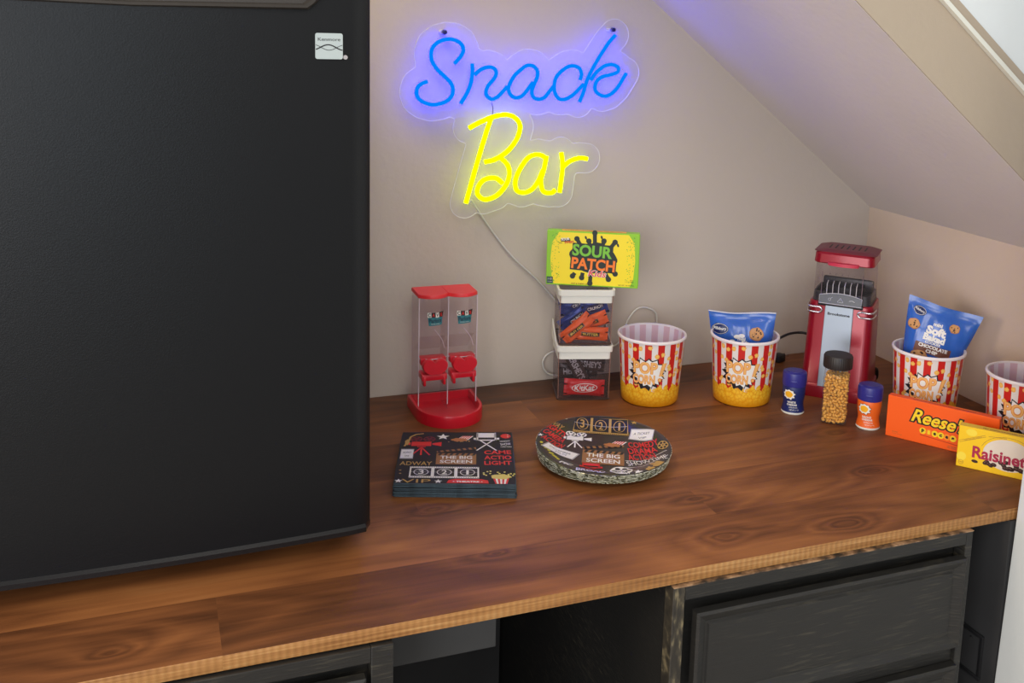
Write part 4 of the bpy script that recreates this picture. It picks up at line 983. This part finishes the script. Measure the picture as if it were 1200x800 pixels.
o = m.build('cord_clip', PM); o.matrix_parent_inverse = (Matrix.Translation((0.9975, -0.2025, 0)) @ Matrix.Rotation(R(-46.5), 4, 'Z')).inverted()

# ---------------------------------------------------------------- kernel jar
JA = -39
J = empty('kernel_jar', (0.9315, -0.2925, 0.0), JA, 'clear square jar of yellow popcorn kernels with a black ribbed lid', 'jar')
jc = thin_clear('jar_clear', (246, 244, 242), 0.10, 0.03, (230, 226, 220), 0.5)
def jr(h, z, r=0.005): return [(p[0], p[1], z) for p in rrect(-h, h, -h, h, r, 4)]
circ = lambda r_, z: [(p[0] * r_ / math.hypot(*p), p[1] * r_ / math.hypot(*p), z) for p in rrect(-1, 1, -1, 1, 0.4, 4)]
m = MB(); m.loft([jr(0.0165, 0.0), jr(0.0185, 0.002), jr(0.0187, 0.070), jr(0.0180, 0.078, 0.008), circ(0.0175, 0.083), circ(0.0170, 0.087)], jc, True, False); m.build('glass', J, smooth=40)
m = MB(); rf = lambda a, k: 1 + (0.012 * (math.sin(40 * a)) if k in (1, 2, 3) else 0)
m.lathe([(0.0, 0.0835), (0.0205, 0.0835), (0.0208, 0.085), (0.0208, 0.1000), (0.0196, 0.1025), (0.0, 0.1028)], mat('jar_lid_black', (36, 30, 28), 0.45), 160, rfun=rf); m.build('lid', J, smooth=50)
ker = mat('corn_kernel', (232, 164, 66), 0.35, var=0.18, vscale=90)
m = MB(); rd = random.Random(3)
for iz in range(16):
    for ix in range(7):
        for iy in range(7):
            if 1 < ix < 5 and 1 < iy < 5 and iz < 14: continue
            x = -0.0140 + (ix + 0.35 * (iz % 2)) * 0.0045 + rd.uniform(-.0012, .0012); y = -0.0140 + (iy + 0.35 * (iz % 2)) * 0.0045 + rd.uniform(-.0012, .0012); z = 0.0044 + iz * 0.0044 + rd.uniform(-.0014, .0014); x = max(-.0152, min(.0152, x)); y = max(-.0152, min(.0152, y))
            b = bmesh.new(); bmesh.ops.create_uvsphere(b, u_segments=7, v_segments=5, radius=1)
            for v in b.verts: k = 1 - 0.35 * max(0, v.co.z); v.co = Vector((v.co.x * 0.0030 * k, v.co.y * 0.0022 * k, v.co.z * 0.0036))
            Mx = Matrix.Translation((x, y, z)) @ Matrix.Rotation(rd.uniform(0, 6), 4, 'Z') @ Matrix.Rotation(rd.uniform(0, 3), 4, 'X')
            m.merge(b, ker, Mx)
o = m.build('popcorn_kernels', smooth=60, loc=(0.9315, -0.2925, 0.0003)); o.rotation_euler = (0, 0, R(JA)); tag(o, 'golden popcorn kernels filling the square jar', 'popcorn kernels', kind='stuff')

# ---------------------------------------------------------------- seasoning shakers
capb = mat('cap_blue', (44, 44, 130), 0.35); 
def shaker(loc, rot, body, l1, l2, label):
    o = empty('seasoning_shaker', loc, rot, label, 'shaker', 'popcorn seasoning shakers')
    m = MB(); m.lathe([(0, 0), (0.0160, 0), (0.0172, 0.0015), (0.0170, 0.0036)], white, 40); m.build('base_ring', o)
    pr = [(0.0170, 0.0036), (0.0160, 0.009), (0.0150, 0.014), (0.0152, 0.019), (0.0164, 0.026), (0.0171, 0.034), (0.0170, 0.042), (0.0164, 0.0435)]
    m = MB(); m.lathe(pr, body, 40)
    A = Art()
    A.star(-0.006, 0.0315, 0.0105, black_ink, 1, 9, 0.8, sy=0.85, jit=0.15); A.star(-0.006, 0.0315, 0.0098, white_ink, 2, 9, 0.78, sy=0.85, jit=0.15); A.blob(-0.0062, 0.0318, 0.0058, 0.0050, mat('kernel_yellow', (246, 180, 40), 0.4), 3, 20, 0.05)
    A.text(l1, -0.002, 0.0195, 0.014, 0.0034, white_ink, 2, bold=0.04); A.text(l2, -0.001, 0.0155, 0.017, 0.0030, white_ink, 2, bold=0.04)
    A.text('SEASONING', 0.001, 0.0115, 0.014, 0.0016, white_ink, 2); A.text('NET WT 2.4 OZ', 0.003, 0.0080, 0.014, 0.0014, white_ink, 2)
    def wr(u, v, h):
        for (ra, za), (rb, zb) in zip(pr, pr[1:]):
            if za <= v <= zb: r_ = ra + (rb - ra) * (v - za) / (zb - za); break
        else: r_ = 0.017
        a = -PI / 2 + u / 0.0168; r_ += h + 0.0003; return (r_ * math.cos(a), r_ * math.sin(a), v)
    m.art(A, wr, 0.003); m.build('bottle', o, smooth=50)
    m = MB(); m.lathe([(0.0165, 0.0425), (0.0176, 0.0435), (0.0180, 0.048), (0.0180, 0.060), (0.0172, 0.0635), (0.015, 0.0645), (0, 0.0645)], capb, 40)
    m.lathe([(0.0, 0.0645), (0.0125, 0.0645), (0.0125, 0.0652), (0.0, 0.0655)], capb, 30); m.box(-0.005, 0.005, -0.0187, -0.017, 0.0500, 0.0535, capb, 0.0006)
    m.build('cap', o, smooth=40)
shaker((0.8935, -0.2420, 0), -38, mat('label_deep_blue', (26, 40, 100), 0.4), 'WHITE', 'CHEDDAR', 'dark blue popcorn seasoning shaker left of the kernel jar')
shaker((0.9660, -0.3270, 0), -42, mat('label_orange', (236, 104, 34), 0.4), 'NACHO', 'CHEDDAR', 'orange popcorn seasoning shaker with blue cap right of the kernel jar')

# ---------------------------------------------------------------- shared cinema print motifs
def film_strip(A, x0, y0, x1, y1, fr_, ink, l=1):
    A.rect(x0, y0, x1, y1, fr_, l); w = (x1 - x0) / 3
    for k, ch in enumerate('321'):
        a, b = x0 + k * w + w * 0.07, x0 + (k + 1) * w - w * 0.07; ya, yb = y0 + (y1 - y0) * 0.14, y1 - (y1 - y0) * 0.14
        A.rect(a, ya, b, yb, black_ink, l + 1); cx, cy = (a + b) / 2, (ya + yb) / 2; rx, ry_ = (b - a) * 0.38, (yb - ya) * 0.40
        A.ring(cx, cy, rx, ry_, min(rx, ry_) * 0.13, ink, l + 2); A.line([(a, cy), (b, cy)], (y1 - y0) * 0.02, silver_ink, l + 2); A.text(ch, cx, cy, rx * (0.34 if ch == '1' else 0.72), ry_ * 1.35, ink, l + 3, bold=0.02)
    for k in range(30):
        x = x0 + (k + 0.5) * (x1 - x0) / 30; h = (y1 - y0)
        for y in (y0 + h * 0.05, y1 - h * 0.05): A.rect(x - (x1 - x0) / 130, y - h * 0.022, x + (x1 - x0) / 130, y + h * 0.022, black_ink, l + 1)
def cam_icon(A, x, y, s, mt, mt2, l=1):
    A.rect(x - 0.5 * s, y - 0.16 * s, x + 0.32 * s, y + 0.24 * s, mt, l); A.rect(x - 0.66 * s, y - 0.06 * s, x - 0.54 * s, y + 0.18 * s, mt, l)
    A.poly([(x + 0.36 * s, y - 0.03 * s), (x + 0.74 * s, y - 0.17 * s), (x + 0.74 * s, y + 0.23 * s), (x + 0.36 * s, y + 0.10 * s)], mt, l)
    A.rect(x - 0.25 * s, y - 0.28 * s, x + 0.1 * s, y - 0.2 * s, mt, l)
    for dx in (-0.42, -0.06, 0.30): A.line([(x - 0.07 * s, y - 0.28 * s), (x + dx * s, y - 1.0 * s)], 0.07 * s, mt, l)
    for cx in (-0.32, 0.22):
        A.ell(x + cx * s, y + 0.50 * s, 0.26 * s, 0.26 * s, mt2, l, 20)
        for k in range(5): a = k * 2 * PI / 5 + 0.3; A.ell(x + cx * s + 0.15 * s * math.cos(a), y + 0.50 * s + 0.15 * s * math.sin(a), 0.065 * s, 0.065 * s, black_ink, l + 1, 8)
def spilled(A, x, y, s, l=1):
    A.poly([(x, y), (x + 0.30 * s, y + 0.42 * s), (x + 0.95 * s, y + 0.42 * s), (x + 0.62 * s, y - 0.12 * s)], white_ink, l)
    for k in range(4): t = 0.08 + k * 0.22; A.poly([(x + t * 0.65 * s, y - 0.03 * k * s), (x + t * 0.65 * s + 0.07 * s, y - 0.03 * k * s), (x + 0.40 * s + t * 0.62 * s, y + 0.42 * s), (x + 0.31 * s + t * 0.62 * s, y + 0.42 * s)], red_ink, l + 1)
    A.blob(x + 0.12 * s, y - 0.10 * s, 0.46 * s, 0.22 * s, mat('caramel_print', (178, 112, 62), 0.5), l + 2, 30, 0.14, 6)
    rd = random.Random(2)
    for k in range(9): A.blob(x - 0.55 * s + rd.random() * 1.3 * s, y - 0.38 * s + rd.random() * 0.16 * s, 0.05 * s, 0.035 * s, gold_ink, l, 10, 0.2, k)
def clapper(A, x0, y0, x1, y1, body, l=1):
    h = y1 - y0; w = x1 - x0; A.rect(x0, y0, x1, y1, body, l)
    for k in range(7): x = x0 + w * (k + 0.2) / 7; A.poly([(x, y1 - h * 0.20), (x + w * 0.07, y1 - h * 0.20), (x + w * 0.12, y1 - 0.01 * h), (x + w * 0.05, y1 - 0.01 * h)], black_ink, l + 1)
    A.poly([(x0, y1 + h * 0.06), (x1, y1 + h * 0.40), (x1 - w * 0.01, y1 + h * 0.58), (x0, y1 + h * 0.22)], body, l)
    for k in range(7): t = (k + 0.3) / 7; x = x0 + w * t; y = y1 + h * (0.06 + 0.34 * t); A.poly([(x, y), (x + w * 0.07, y + h * 0.02), (x + w * 0.03, y + h * 0.19), (x - w * 0.04, y + h * 0.17)], black_ink, l + 1)
    A.text('THE BIG', (x0 + x1) / 2, y0 + h * 0.62, w * 0.80, h * 0.28, white_ink, l + 2, bold=0.018); A.text('SCREEN', (x0 + x1) / 2, y0 + h * 0.24, w * 0.80, h * 0.28, white_ink, l + 2, bold=0.018)
def tub_icon(A, x, y, w, h, l=1):
    for k in range(7):
        a, b = k / 7, (k + 1) / 7; A.poly([(x - w * 0.36 + a * w * 0.72, y), (x - w * 0.36 + b * w * 0.72, y), (x - w * 0.5 + b * w, y + h * 0.5), (x - w * 0.5 + a * w, y + h * 0.5)], red_ink if k % 2 == 0 else white_ink, l)
    A.blob(x, y + h * 0.62, w * 0.62, h * 0.22, mat('popcorn_print', (214, 196, 108), 0.5), l + 1, 30, 0.12, 3); rd = random.Random(1)
    for k in range(14): A.blob(x + rd.uniform(-1.1, 0.95) * w, y + h * rd.uniform(0.72, 1.12), w * 0.07, h * 0.05, mat('popcorn_print2', (226, 214, 120), 0.5), l + 2, 10, 0.2, k)
def reel(A, x, y, r_, mt, l=1, sy=1.0):
    A.ell(x, y, r_, r_ * sy, mt, l, 26)
    for k in range(6): a = k * PI / 3; A.ell(x + 0.62 * r_ * math.cos(a), y + 0.62 * r_ * sy * math.sin(a), 0.24 * r_, 0.24 * r_ * sy, black_ink, l + 1, 10)
    A.ell(x, y, 0.14 * r_, 0.14 * r_ * sy, black_ink, l + 1, 10)
def ticket(A, x, y, w, h, rot, l=1, lines=('ADMIT ONE', 'FILM')):
    A.rect(x - w / 2, y - h / 2, x + w / 2, y + h / 2, silver_ink, l, rot); A.rect(x - w * 0.46, y - h * 0.42, x + w * 0.46, y + h * 0.42, white_ink, l + 1, rot)
    A.text(lines[0], x, y + h * 0.12, w * 0.66, h * 0.18, black_ink, l + 2, rot=rot); A.text(lines[1], x + 0.02 * w, y - h * 0.22, w * 0.34, h * 0.14, black_ink, l + 2, rot=rot)

# ---------------------------------------------------------------- napkins
NQ = [(0.3048, -0.1887), (0.4461, -0.2326), (0.3977, -0.3887), (0.2584, -0.3392)]   # back left, back right, front right, front left
npx, npy = sum(p[0] for p in NQ) / 4, sum(p[1] for p in NQ) / 4
nap_side = mat('napkin_edge', (58, 72, 80), 0.8, bump=0.5, bscale=400, var=0.45, vscale=60); nap_black = mat('napkin_black', (34, 30, 32), 0.7)
NANG = -18.2; ca2, sa2 = math.cos(R(-NANG)), math.sin(R(-NANG))
NL = [((p[0] - npx) * ca2 - (p[1] - npy) * sa2, (p[0] - npx) * sa2 + (p[1] - npy) * ca2) for p in NQ]
NSIDE = 0.152
A = Art(); S_ = NSIDE
def nu(u): return (u - 0.5) * S_
def nv(v): return (0.5 - v) * S_
A.line([(nu(.19), nv(.03)), (nu(.12), nv(.05)), (nu(.075), nv(.10)), (nu(.06), nv(.20)), (nu(.03), nv(.30))], 0.0028, gold_ink, 1); A.blob(nu(.05), nv(.22), 0.003, 0.009, gold_ink, 2)
cam_icon(A, nu(.20), nv(.26), 0.0330, red_ink, mat('dark_red_print', (110, 24, 34), 0.5), 1)
A.star(nu(.37), nv(.10), 0.0095, white_ink, 1); spilled(A, nu(.50), nv(.15), 0.0240, 1)
# director's chair
def chair(A, x0, y0, x1, y1, mt, l=1):
    w, h = x1 - x0, y1 - y0
    A.rect(x0 + .14 * w, y1 - .28 * h, x1 - .14 * w, y1 - .02 * h, mt, l); A.rect(x0 + .12 * w, y1 - .46 * h, x0 + .18 * w, y1, mt, l); A.rect(x1 - .18 * w, y1 - .46 * h, x1 - .12 * w, y1, mt, l)
    A.rect(x0, y1 - .46 * h, x1, y1 - .40 * h, mt, l); A.rect(x0, y1 - .46 * h, x0 + .1 * w, y1 - .30 * h, mt, l); A.rect(x1 - .1 * w, y1 - .46 * h, x1, y1 - .30 * h, mt, l)
    A.line([(x0 + .25 * w, y1 - .44 * h), (x1 - .12 * w, y0)], .06 * w, mt, l); A.line([(x1 - .25 * w, y1 - .44 * h), (x0 + .12 * w, y0)], .06 * w, mt, l)
chair(A, nu(.65), nv(.38), nu(.885), nv(.01), white_ink)
A.star(nu(.945), nv(.085), 0.0075, red_ink, 1, 10, 0.9); A.ell(nu(.965), nv(.06), .001, .001, white_ink, 2, 8); A.ell(nu(.965), nv(.10), .001, .001, white_ink, 2, 8)
A.text('TONIGHT', nu(.935), nv(.19), .0150, .0035, white_ink, 1, rot=8, bold=.02); A.text('SHOW', nu(.94), nv(.25), .0145, .0070, white_ink, 1, rot=8, bold=.01); A.text('LIMITED', nu(.945), nv(.305), .0150, .0026, white_ink, 1, bold=.02)
ticket(A, nu(.065), nv(.455), 0.0175, 0.0300, 0, 1, ('ADMIT', 'ONE'))
clapper(A, nu(.325), nv(.655), nu(.675), nv(.44), brown_ink, 1)
for k, (t, x0, x1) in enumerate((('CAME', .745, .985), ('ACTIO', .745, .985), ('LIGHT', .745, .985))): A.text(t, nu((x0 + x1) / 2), nv(.415 + k * .102), (x1 - x0) * S_, .0115, red_ink, 1, rot=1.5, bold=.025)
A.text('ADWAY', nu(.155), nv(.64), .0420, .0110, gold_ink, 1, bold=.01); A.ell(nu(.03), nv(.77), .0016, .0012, gold_ink, 1, 8); A.ell(nu(.035), nv(.83), .0016, .0012, gold_ink, 1, 8)
film_strip(A, nu(.11), nv(.905), nu(.70), nv(.70), white_ink, white_ink, 1)
A.text('VIP', nu(.175), nv(.963), .0370, .0095, gold_ink, 1, bold=.0); A.star(nu(.03), nv(.965), .0055, white_ink, 1); A.star(nu(.36), nv(.965), .0055, white_ink, 1)
A.poly([(nu(.43), nv(.992)), (nu(.78), nv(.992)), (nu(.775), nv(.94)), (nu(.72), nv(.918)), (nu(.50), nv(.918)), (nu(.445), nv(.94))], red_ink, 1); A.text('\u2022 THEATRE \u2022', nu(.605), nv(.965), .0380, .0040, white_ink, 2, bold=.05)
tub_icon(A, nu(.885), nv(.995), .0210, .0300, 1)
# unit square of the print onto the slightly skewed top
def nmap(u, v):
    a, b = u / S_ + 0.5, v / S_ + 0.5
    x = NL[3][0] * (1 - a) * (1 - b) + NL[2][0] * a * (1 - b) + NL[1][0] * a * b + NL[0][0] * (1 - a) * b
    y = NL[3][1] * (1 - a) * (1 - b) + NL[2][1] * a * (1 - b) + NL[1][1] * a * b + NL[0][1] * (1 - a) * b
    return x, y
NN, NTH = 12, 0.0180 / 12
for k in range(NN):
    m = MB(); rd = random.Random(k)
    off = (rd.uniform(-.0012, .0012), rd.uniform(-.0012, .0006)) if k < NN - 1 else (0, 0)
    ring_ = []
    for zz, e in ((0.0001, .0006), (NTH * 0.5, -.0002), (NTH - 0.0001, .0005)):
        R_ = []
        for i in range(4):
            a, b = NL[(3, 2, 1, 0)[i]], NL[(3, 2, 1, 0)[(i + 1) % 4]]
            for q in range(10):
                t = q / 10; x = a[0] + (b[0] - a[0]) * t; y = a[1] + (b[1] - a[1]) * t; w_ = 1 + (-e + .0004 * math.sin(q * 1.3 + k)) / .075; R_.append((x * w_ + off[0], y * w_ + off[1], zz))
        ring_.append(R_)
    m.loft(ring_, nap_side, True, False); m.faces(ring_[-1], [tuple(range(40))], nap_black)
    if k == NN - 1: m.art(A, lambda u, v, h: (*nmap(u * 0.985, v * 0.985), NTH - 0.00005 + h))
    o = m.build('paper_napkin', smooth=40, loc=(npx, npy, k * NTH)); o.rotation_euler = (0, 0, R(NANG))
    lab = 'black movie print paper napkin on top of the stack in front of the candy dispenser' if k == NN - 1 else ('plain folded edge of the paper napkin at the very bottom of the stack' if k == 0 else 'folded dark paper napkin seen only by its edge within the stack')
    tag(o, lab, 'napkin', 'stack of movie print napkins')

# ---------------------------------------------------------------- paper plates
PR = 0.0895
plate_prof = [(0.0, 0.0), (0.030, 0.0), (0.058, 0.0), (0.064, 0.0008), (0.072, 0.0038), (0.080, 0.0064), (0.086, 0.0073), (PR, 0.0069)]
def pz(r_):
    for (ra, za), (rb, zb) in zip(plate_prof, plate_prof[1:]):
        if r_ <= rb: return za + (zb - za) * (r_ - ra) / (rb - ra)
    return plate_prof[-1][1]
plate_edge = mat('plate_foil_edge', (196, 198, 178), 0.3, metal=0.4, bump=0.6, bscale=220, var=0.85, vscale=170); 
def foil_edge():
    m, N, L, b = new_mat('fluted_foil_edge'); math_, mix, ramp = nodes_tools(N, L)
    tc = N.new('ShaderNodeTexCoord'); sp = N.new('ShaderNodeSeparateXYZ'); L.new(tc.outputs['Object'], sp.inputs[0])
    cb = N.new('ShaderNodeCombineXYZ'); L.new(math_('MULTIPLY', math_('ARCTAN2', sp.outputs[1], sp.outputs[0]), 26.0), cb.inputs[0])
    L.new(math_('MULTIPLY', sp.outputs[2], 500.0), cb.inputs[1])
    oi = N.new('ShaderNodeObjectInfo'); L.new(math_('MULTIPLY', oi.outputs['Random'], 90.0), cb.inputs[2])
    v = N.new('ShaderNodeTexVoronoi'); v.inputs['Scale'].default_value = 1.0; L.new(cb.outputs[0], v.inputs['Vector'])
    sc_ = N.new('ShaderNodeSeparateColor'); L.new(v.outputs['Color'], sc_.inputs[0])
    c = ramp(sc_.outputs[0], [(0.0, rgb(58, 56, 44)), (0.28, rgb(120, 118, 88)), (0.5, rgb(176, 176, 150)), (0.75, rgb(226, 228, 216)), (1.0, rgb(238, 236, 200))])
    L.new(c, b.inputs['Base Color']); b.inputs['Roughness'].default_value = 0.35; b.inputs['Metallic'].default_value = 0.25
    return m
plate_edge = foil_edge(); plate_black = mat('plate_black', (30, 26, 30), 0.3, coat=0.5)
def plate_mesh(top):
    m = MB(); seg = 120
    flute = lambda a, k: 1 + (0.006 * math.sin(60 * a) if k >= 6 else 0)
    m.lathe(plate_prof, plate_black, seg, rfun=flute); m.lathe([(r_ , z - 0.0006) for r_, z in plate_prof] + [(PR + 0.0006, 0.0065), (PR, 0.0069)], plate_edge, seg, rfun=flute)
    if top:
        A = Art(); U_ = PR * 0.985
        def u_(x): return (x - 600) / 505 * U_
        def v_(y): return (300 - y) / 228 * U_
        film_strip(A, u_(352), v_(185), u_(792), v_(78), gold_ink, gold_ink, 1)
        A.text('WAY', u_(228), v_(172), .019, .011, gold_ink, 1, rot=-28, bold=.01)
        for k, t in enumerate(('LIGHTS', 'CAMERA', 'ACTION')): A.text(t, u_(222 - k * 4), v_(202 + k * 44), .0320, .0125, red_ink, 1, rot=-26, bold=.02)
        cam_icon(A, u_(392), v_(238), 0.0270, white_ink, white_ink, 1)
        spilled(A, u_(650), v_(262), 0.0240, 1); clapper(A, u_(445), v_(418), u_(757), v_(318), brown_ink, 1)
        ticket(A, u_(893), v_(185), .0330, .0270, -9, 1, ('A TICKET', 'VIP'))
        for k, t in enumerate(('COMEDY', 'DRAMA', 'ACTION')): A.text(t, u_(903 - k * 8), v_(252 + k * 47), .0400 - .002 * k, .0165, red_ink, 3, rot=10, bold=.02)
        reel(A, u_(1050), v_(272), .0072, gold_ink, 1, 1.6)
        A.text('SHOWTIME', u_(925), v_(382), .0530, .0120, white_ink, 1, rot=16, bold=.0); A.line([(u_(765), v_(380)), (u_(880), v_(375)), (u_(1075), v_(315))], .001, white_ink, 1); A.line([(u_(765), v_(428)), (u_(890), v_(428)), (u_(1080), v_(352))], .001, white_ink, 1)
        ticket(A, u_(278), v_(352), .0480, .0200, -26, 2, ('DECEMBER', 'FILM'))
        chair(A, u_(430), v_(492), u_(600), v_(412), red_ink, 1)
        A.text('BROAD', u_(515), v_(500), .0370, .0100, mat('lilac_print', (206, 204, 236), 0.5), 4, rot=-3, bold=.03); A.text('PIC', u_(335), v_(458), .017, .0095, white_ink, 1, rot=-22, bold=.05)
        reel(A, u_(735), v_(470), .0145, white_ink, 1, 1.15); A.text('WAY', u_(745), v_(503), .022, .009, white_ink, 5, rot=3)
        A.star(u_(855), v_(488), .0065, white_ink, 1); A.star(u_(280), v_(108), .0065, white_ink, 1); A.star(u_(112), v_(265), .0045, white_ink, 1); A.star(u_(835), v_(110), .005, gold_ink, 1)
        A.blob(u_(1010), v_(420), .0115, .0080, gold_ink, 1, 20, .3, 2); A.blob(u_(950), v_(462), .0065, .0070, gold_ink, 1, 20, .3, 5)
        rd = random.Random(8)
        for k in range(12): A.blob(u_(130 + k * 13), v_(325 + k * 9.5 + rd.uniform(-8, 8)), .0024, .0024, mat('lemon_print', (214, 206, 50), 0.4), 1, 10, .25, k)
        # keep the print inside the rim
        its = []
        for tris, pts, mt, ly in A.items:
            q = []
            for x, y in pts:
                d = math.hypot(x, y); k = min(1, PR * 0.985 / d) if d else 1; q.append((x * k, y * k))
            its.append((tris, q, mt, ly))
        A.items = its
        m.art(A, lambda u, v, h: (u, v, pz(math.hypot(u, v)) + h + 0.0002), 0.0035)
    return m.build('paper_plate', smooth=60)
NP, PS = 10, 0.0017
for k in range(NP):
    if k == 0: o = base_plate = plate_mesh(False)
    elif k == NP - 1: o = plate_mesh(True)
    else: o = base_plate.copy(); col.objects.link(o)
    rd = random.Random(k + 40); jx, jy = (rd.uniform(-.0003, .0003), rd.uniform(-.0003, .0003)) if k < NP - 1 else (0, 0)
    o.location = (0.5445 + jx, -0.3185 + jy, 0.0010 + k * PS); o.rotation_euler = (0.046 * k / (NP - 1), 0, R(-25)) if k == NP - 1 else (0.046 * k / (NP - 1), 0, 0)
    q_ = 0.962 + 0.038 * k / (NP - 1); o.scale = (q_, q_, 1)
    if k == NP - 1: o.rotation_euler = (Matrix.Rotation(0.046, 3, 'X') @ Matrix.Rotation(R(-25), 3, 'Z')).to_euler()
    lab = 'round paper plate with busy movie print, top of the plate stack' if k == NP - 1 else ('silvery fluted rim of the bottom paper plate resting on the wood' if k == 0 else 'silvery fluted plate rim showing in the middle of the plate stack')
    tag(o, lab, 'plate', 'stack of movie print paper plates')

# ---------------------------------------------------------------- light
def area(name, loc, target, size, power, c, sy=None):
    l = bpy.data.lights.new(name, 'AREA'); l.energy = power; l.color = c; l.size = size
    if sy: l.shape = 'RECTANGLE'; l.size_y = sy
    o = bpy.data.objects.new(name, l); col.objects.link(o); o.location = loc
    o.rotation_euler = (Vector(target) - Vector(loc)).to_track_quat('-Z', 'Y').to_euler(); return o
area('room_window', (-1.7, -2.9, 0.55), (0.7, -0.1, 0.2), 1.6, 47, (0.98, 0.98, 1.0), 1.6)
area('added_side_fill', (-1.9, -1.15, 0.75), (1.1, -0.4, 0.2), 0.5, 16, (1.0, 0.84, 0.66))  # warm fill added to brighten the right wall
area('ceiling_lamp', (0.2, -1.9, 1.45), (0.5, -0.4, 0.0), 0.7, 9, (1.0, 0.94, 0.86))
area('lamp_above_fridge', (0.02, -0.40, 1.25), (0.1, -0.38, 0.0), 0.25, 5.0, (1.0, 0.80, 0.58))
area('added_sheen_fill', (-0.35, -3.3, 0.7), (-0.05, -0.4, 0.4), 0.35, 8.0, (0.66, 0.84, 1.0), 1.7)  # tall cool fill, added to give the fridge door a vertical sheen
w = bpy.data.worlds.new('room_light'); sc.world = w; w.use_nodes = True
w.node_tree.nodes['Background'].inputs[0].default_value = (1.0, 0.95, 0.90, 1); w.node_tree.nodes['Background'].inputs[1].default_value = 0.45

# ---------------------------------------------------------------- camera
cd = bpy.data.cameras.new('camera'); cam = bpy.data.objects.new('camera', cd); col.objects.link(cam); sc.camera = cam
r_ = Vector((0.9307, -0.3645, 0.0297)); u_ = Vector((0.0325, 0.1633, 0.986)); w_ = Vector((0.3642, 0.9168, -0.1639))
r_.normalize(); w_ = (w_ - w_.dot(r_) * r_).normalized(); u_ = r_.cross(w_)
M = Matrix((( r_.x, u_.x, -w_.x, 0.0), (r_.y, u_.y, -w_.y, -1.4878), (r_.z, u_.z, -w_.z, 0.5672), (0, 0, 0, 1)))
cam.matrix_world = M
cd.sensor_width = 36; cd.sensor_fit = 'HORIZONTAL'; cd.lens = 1204.276 * 36 / 1200
cd.shift_x = (600 - 650.27) / 1200; cd.shift_y = -(400 - 229.63) / 1200
cd.clip_start = 0.01
sc.view_settings.view_transform = 'Standard'; sc.view_settings.look = 'None'; sc.view_settings.gamma = 1; sc.view_settings.use_curve_mapping = False
sc.view_settings.exposure = 0.0
sc.cycles.transparent_max_bounces = 24; sc.cycles.max_bounces = 8
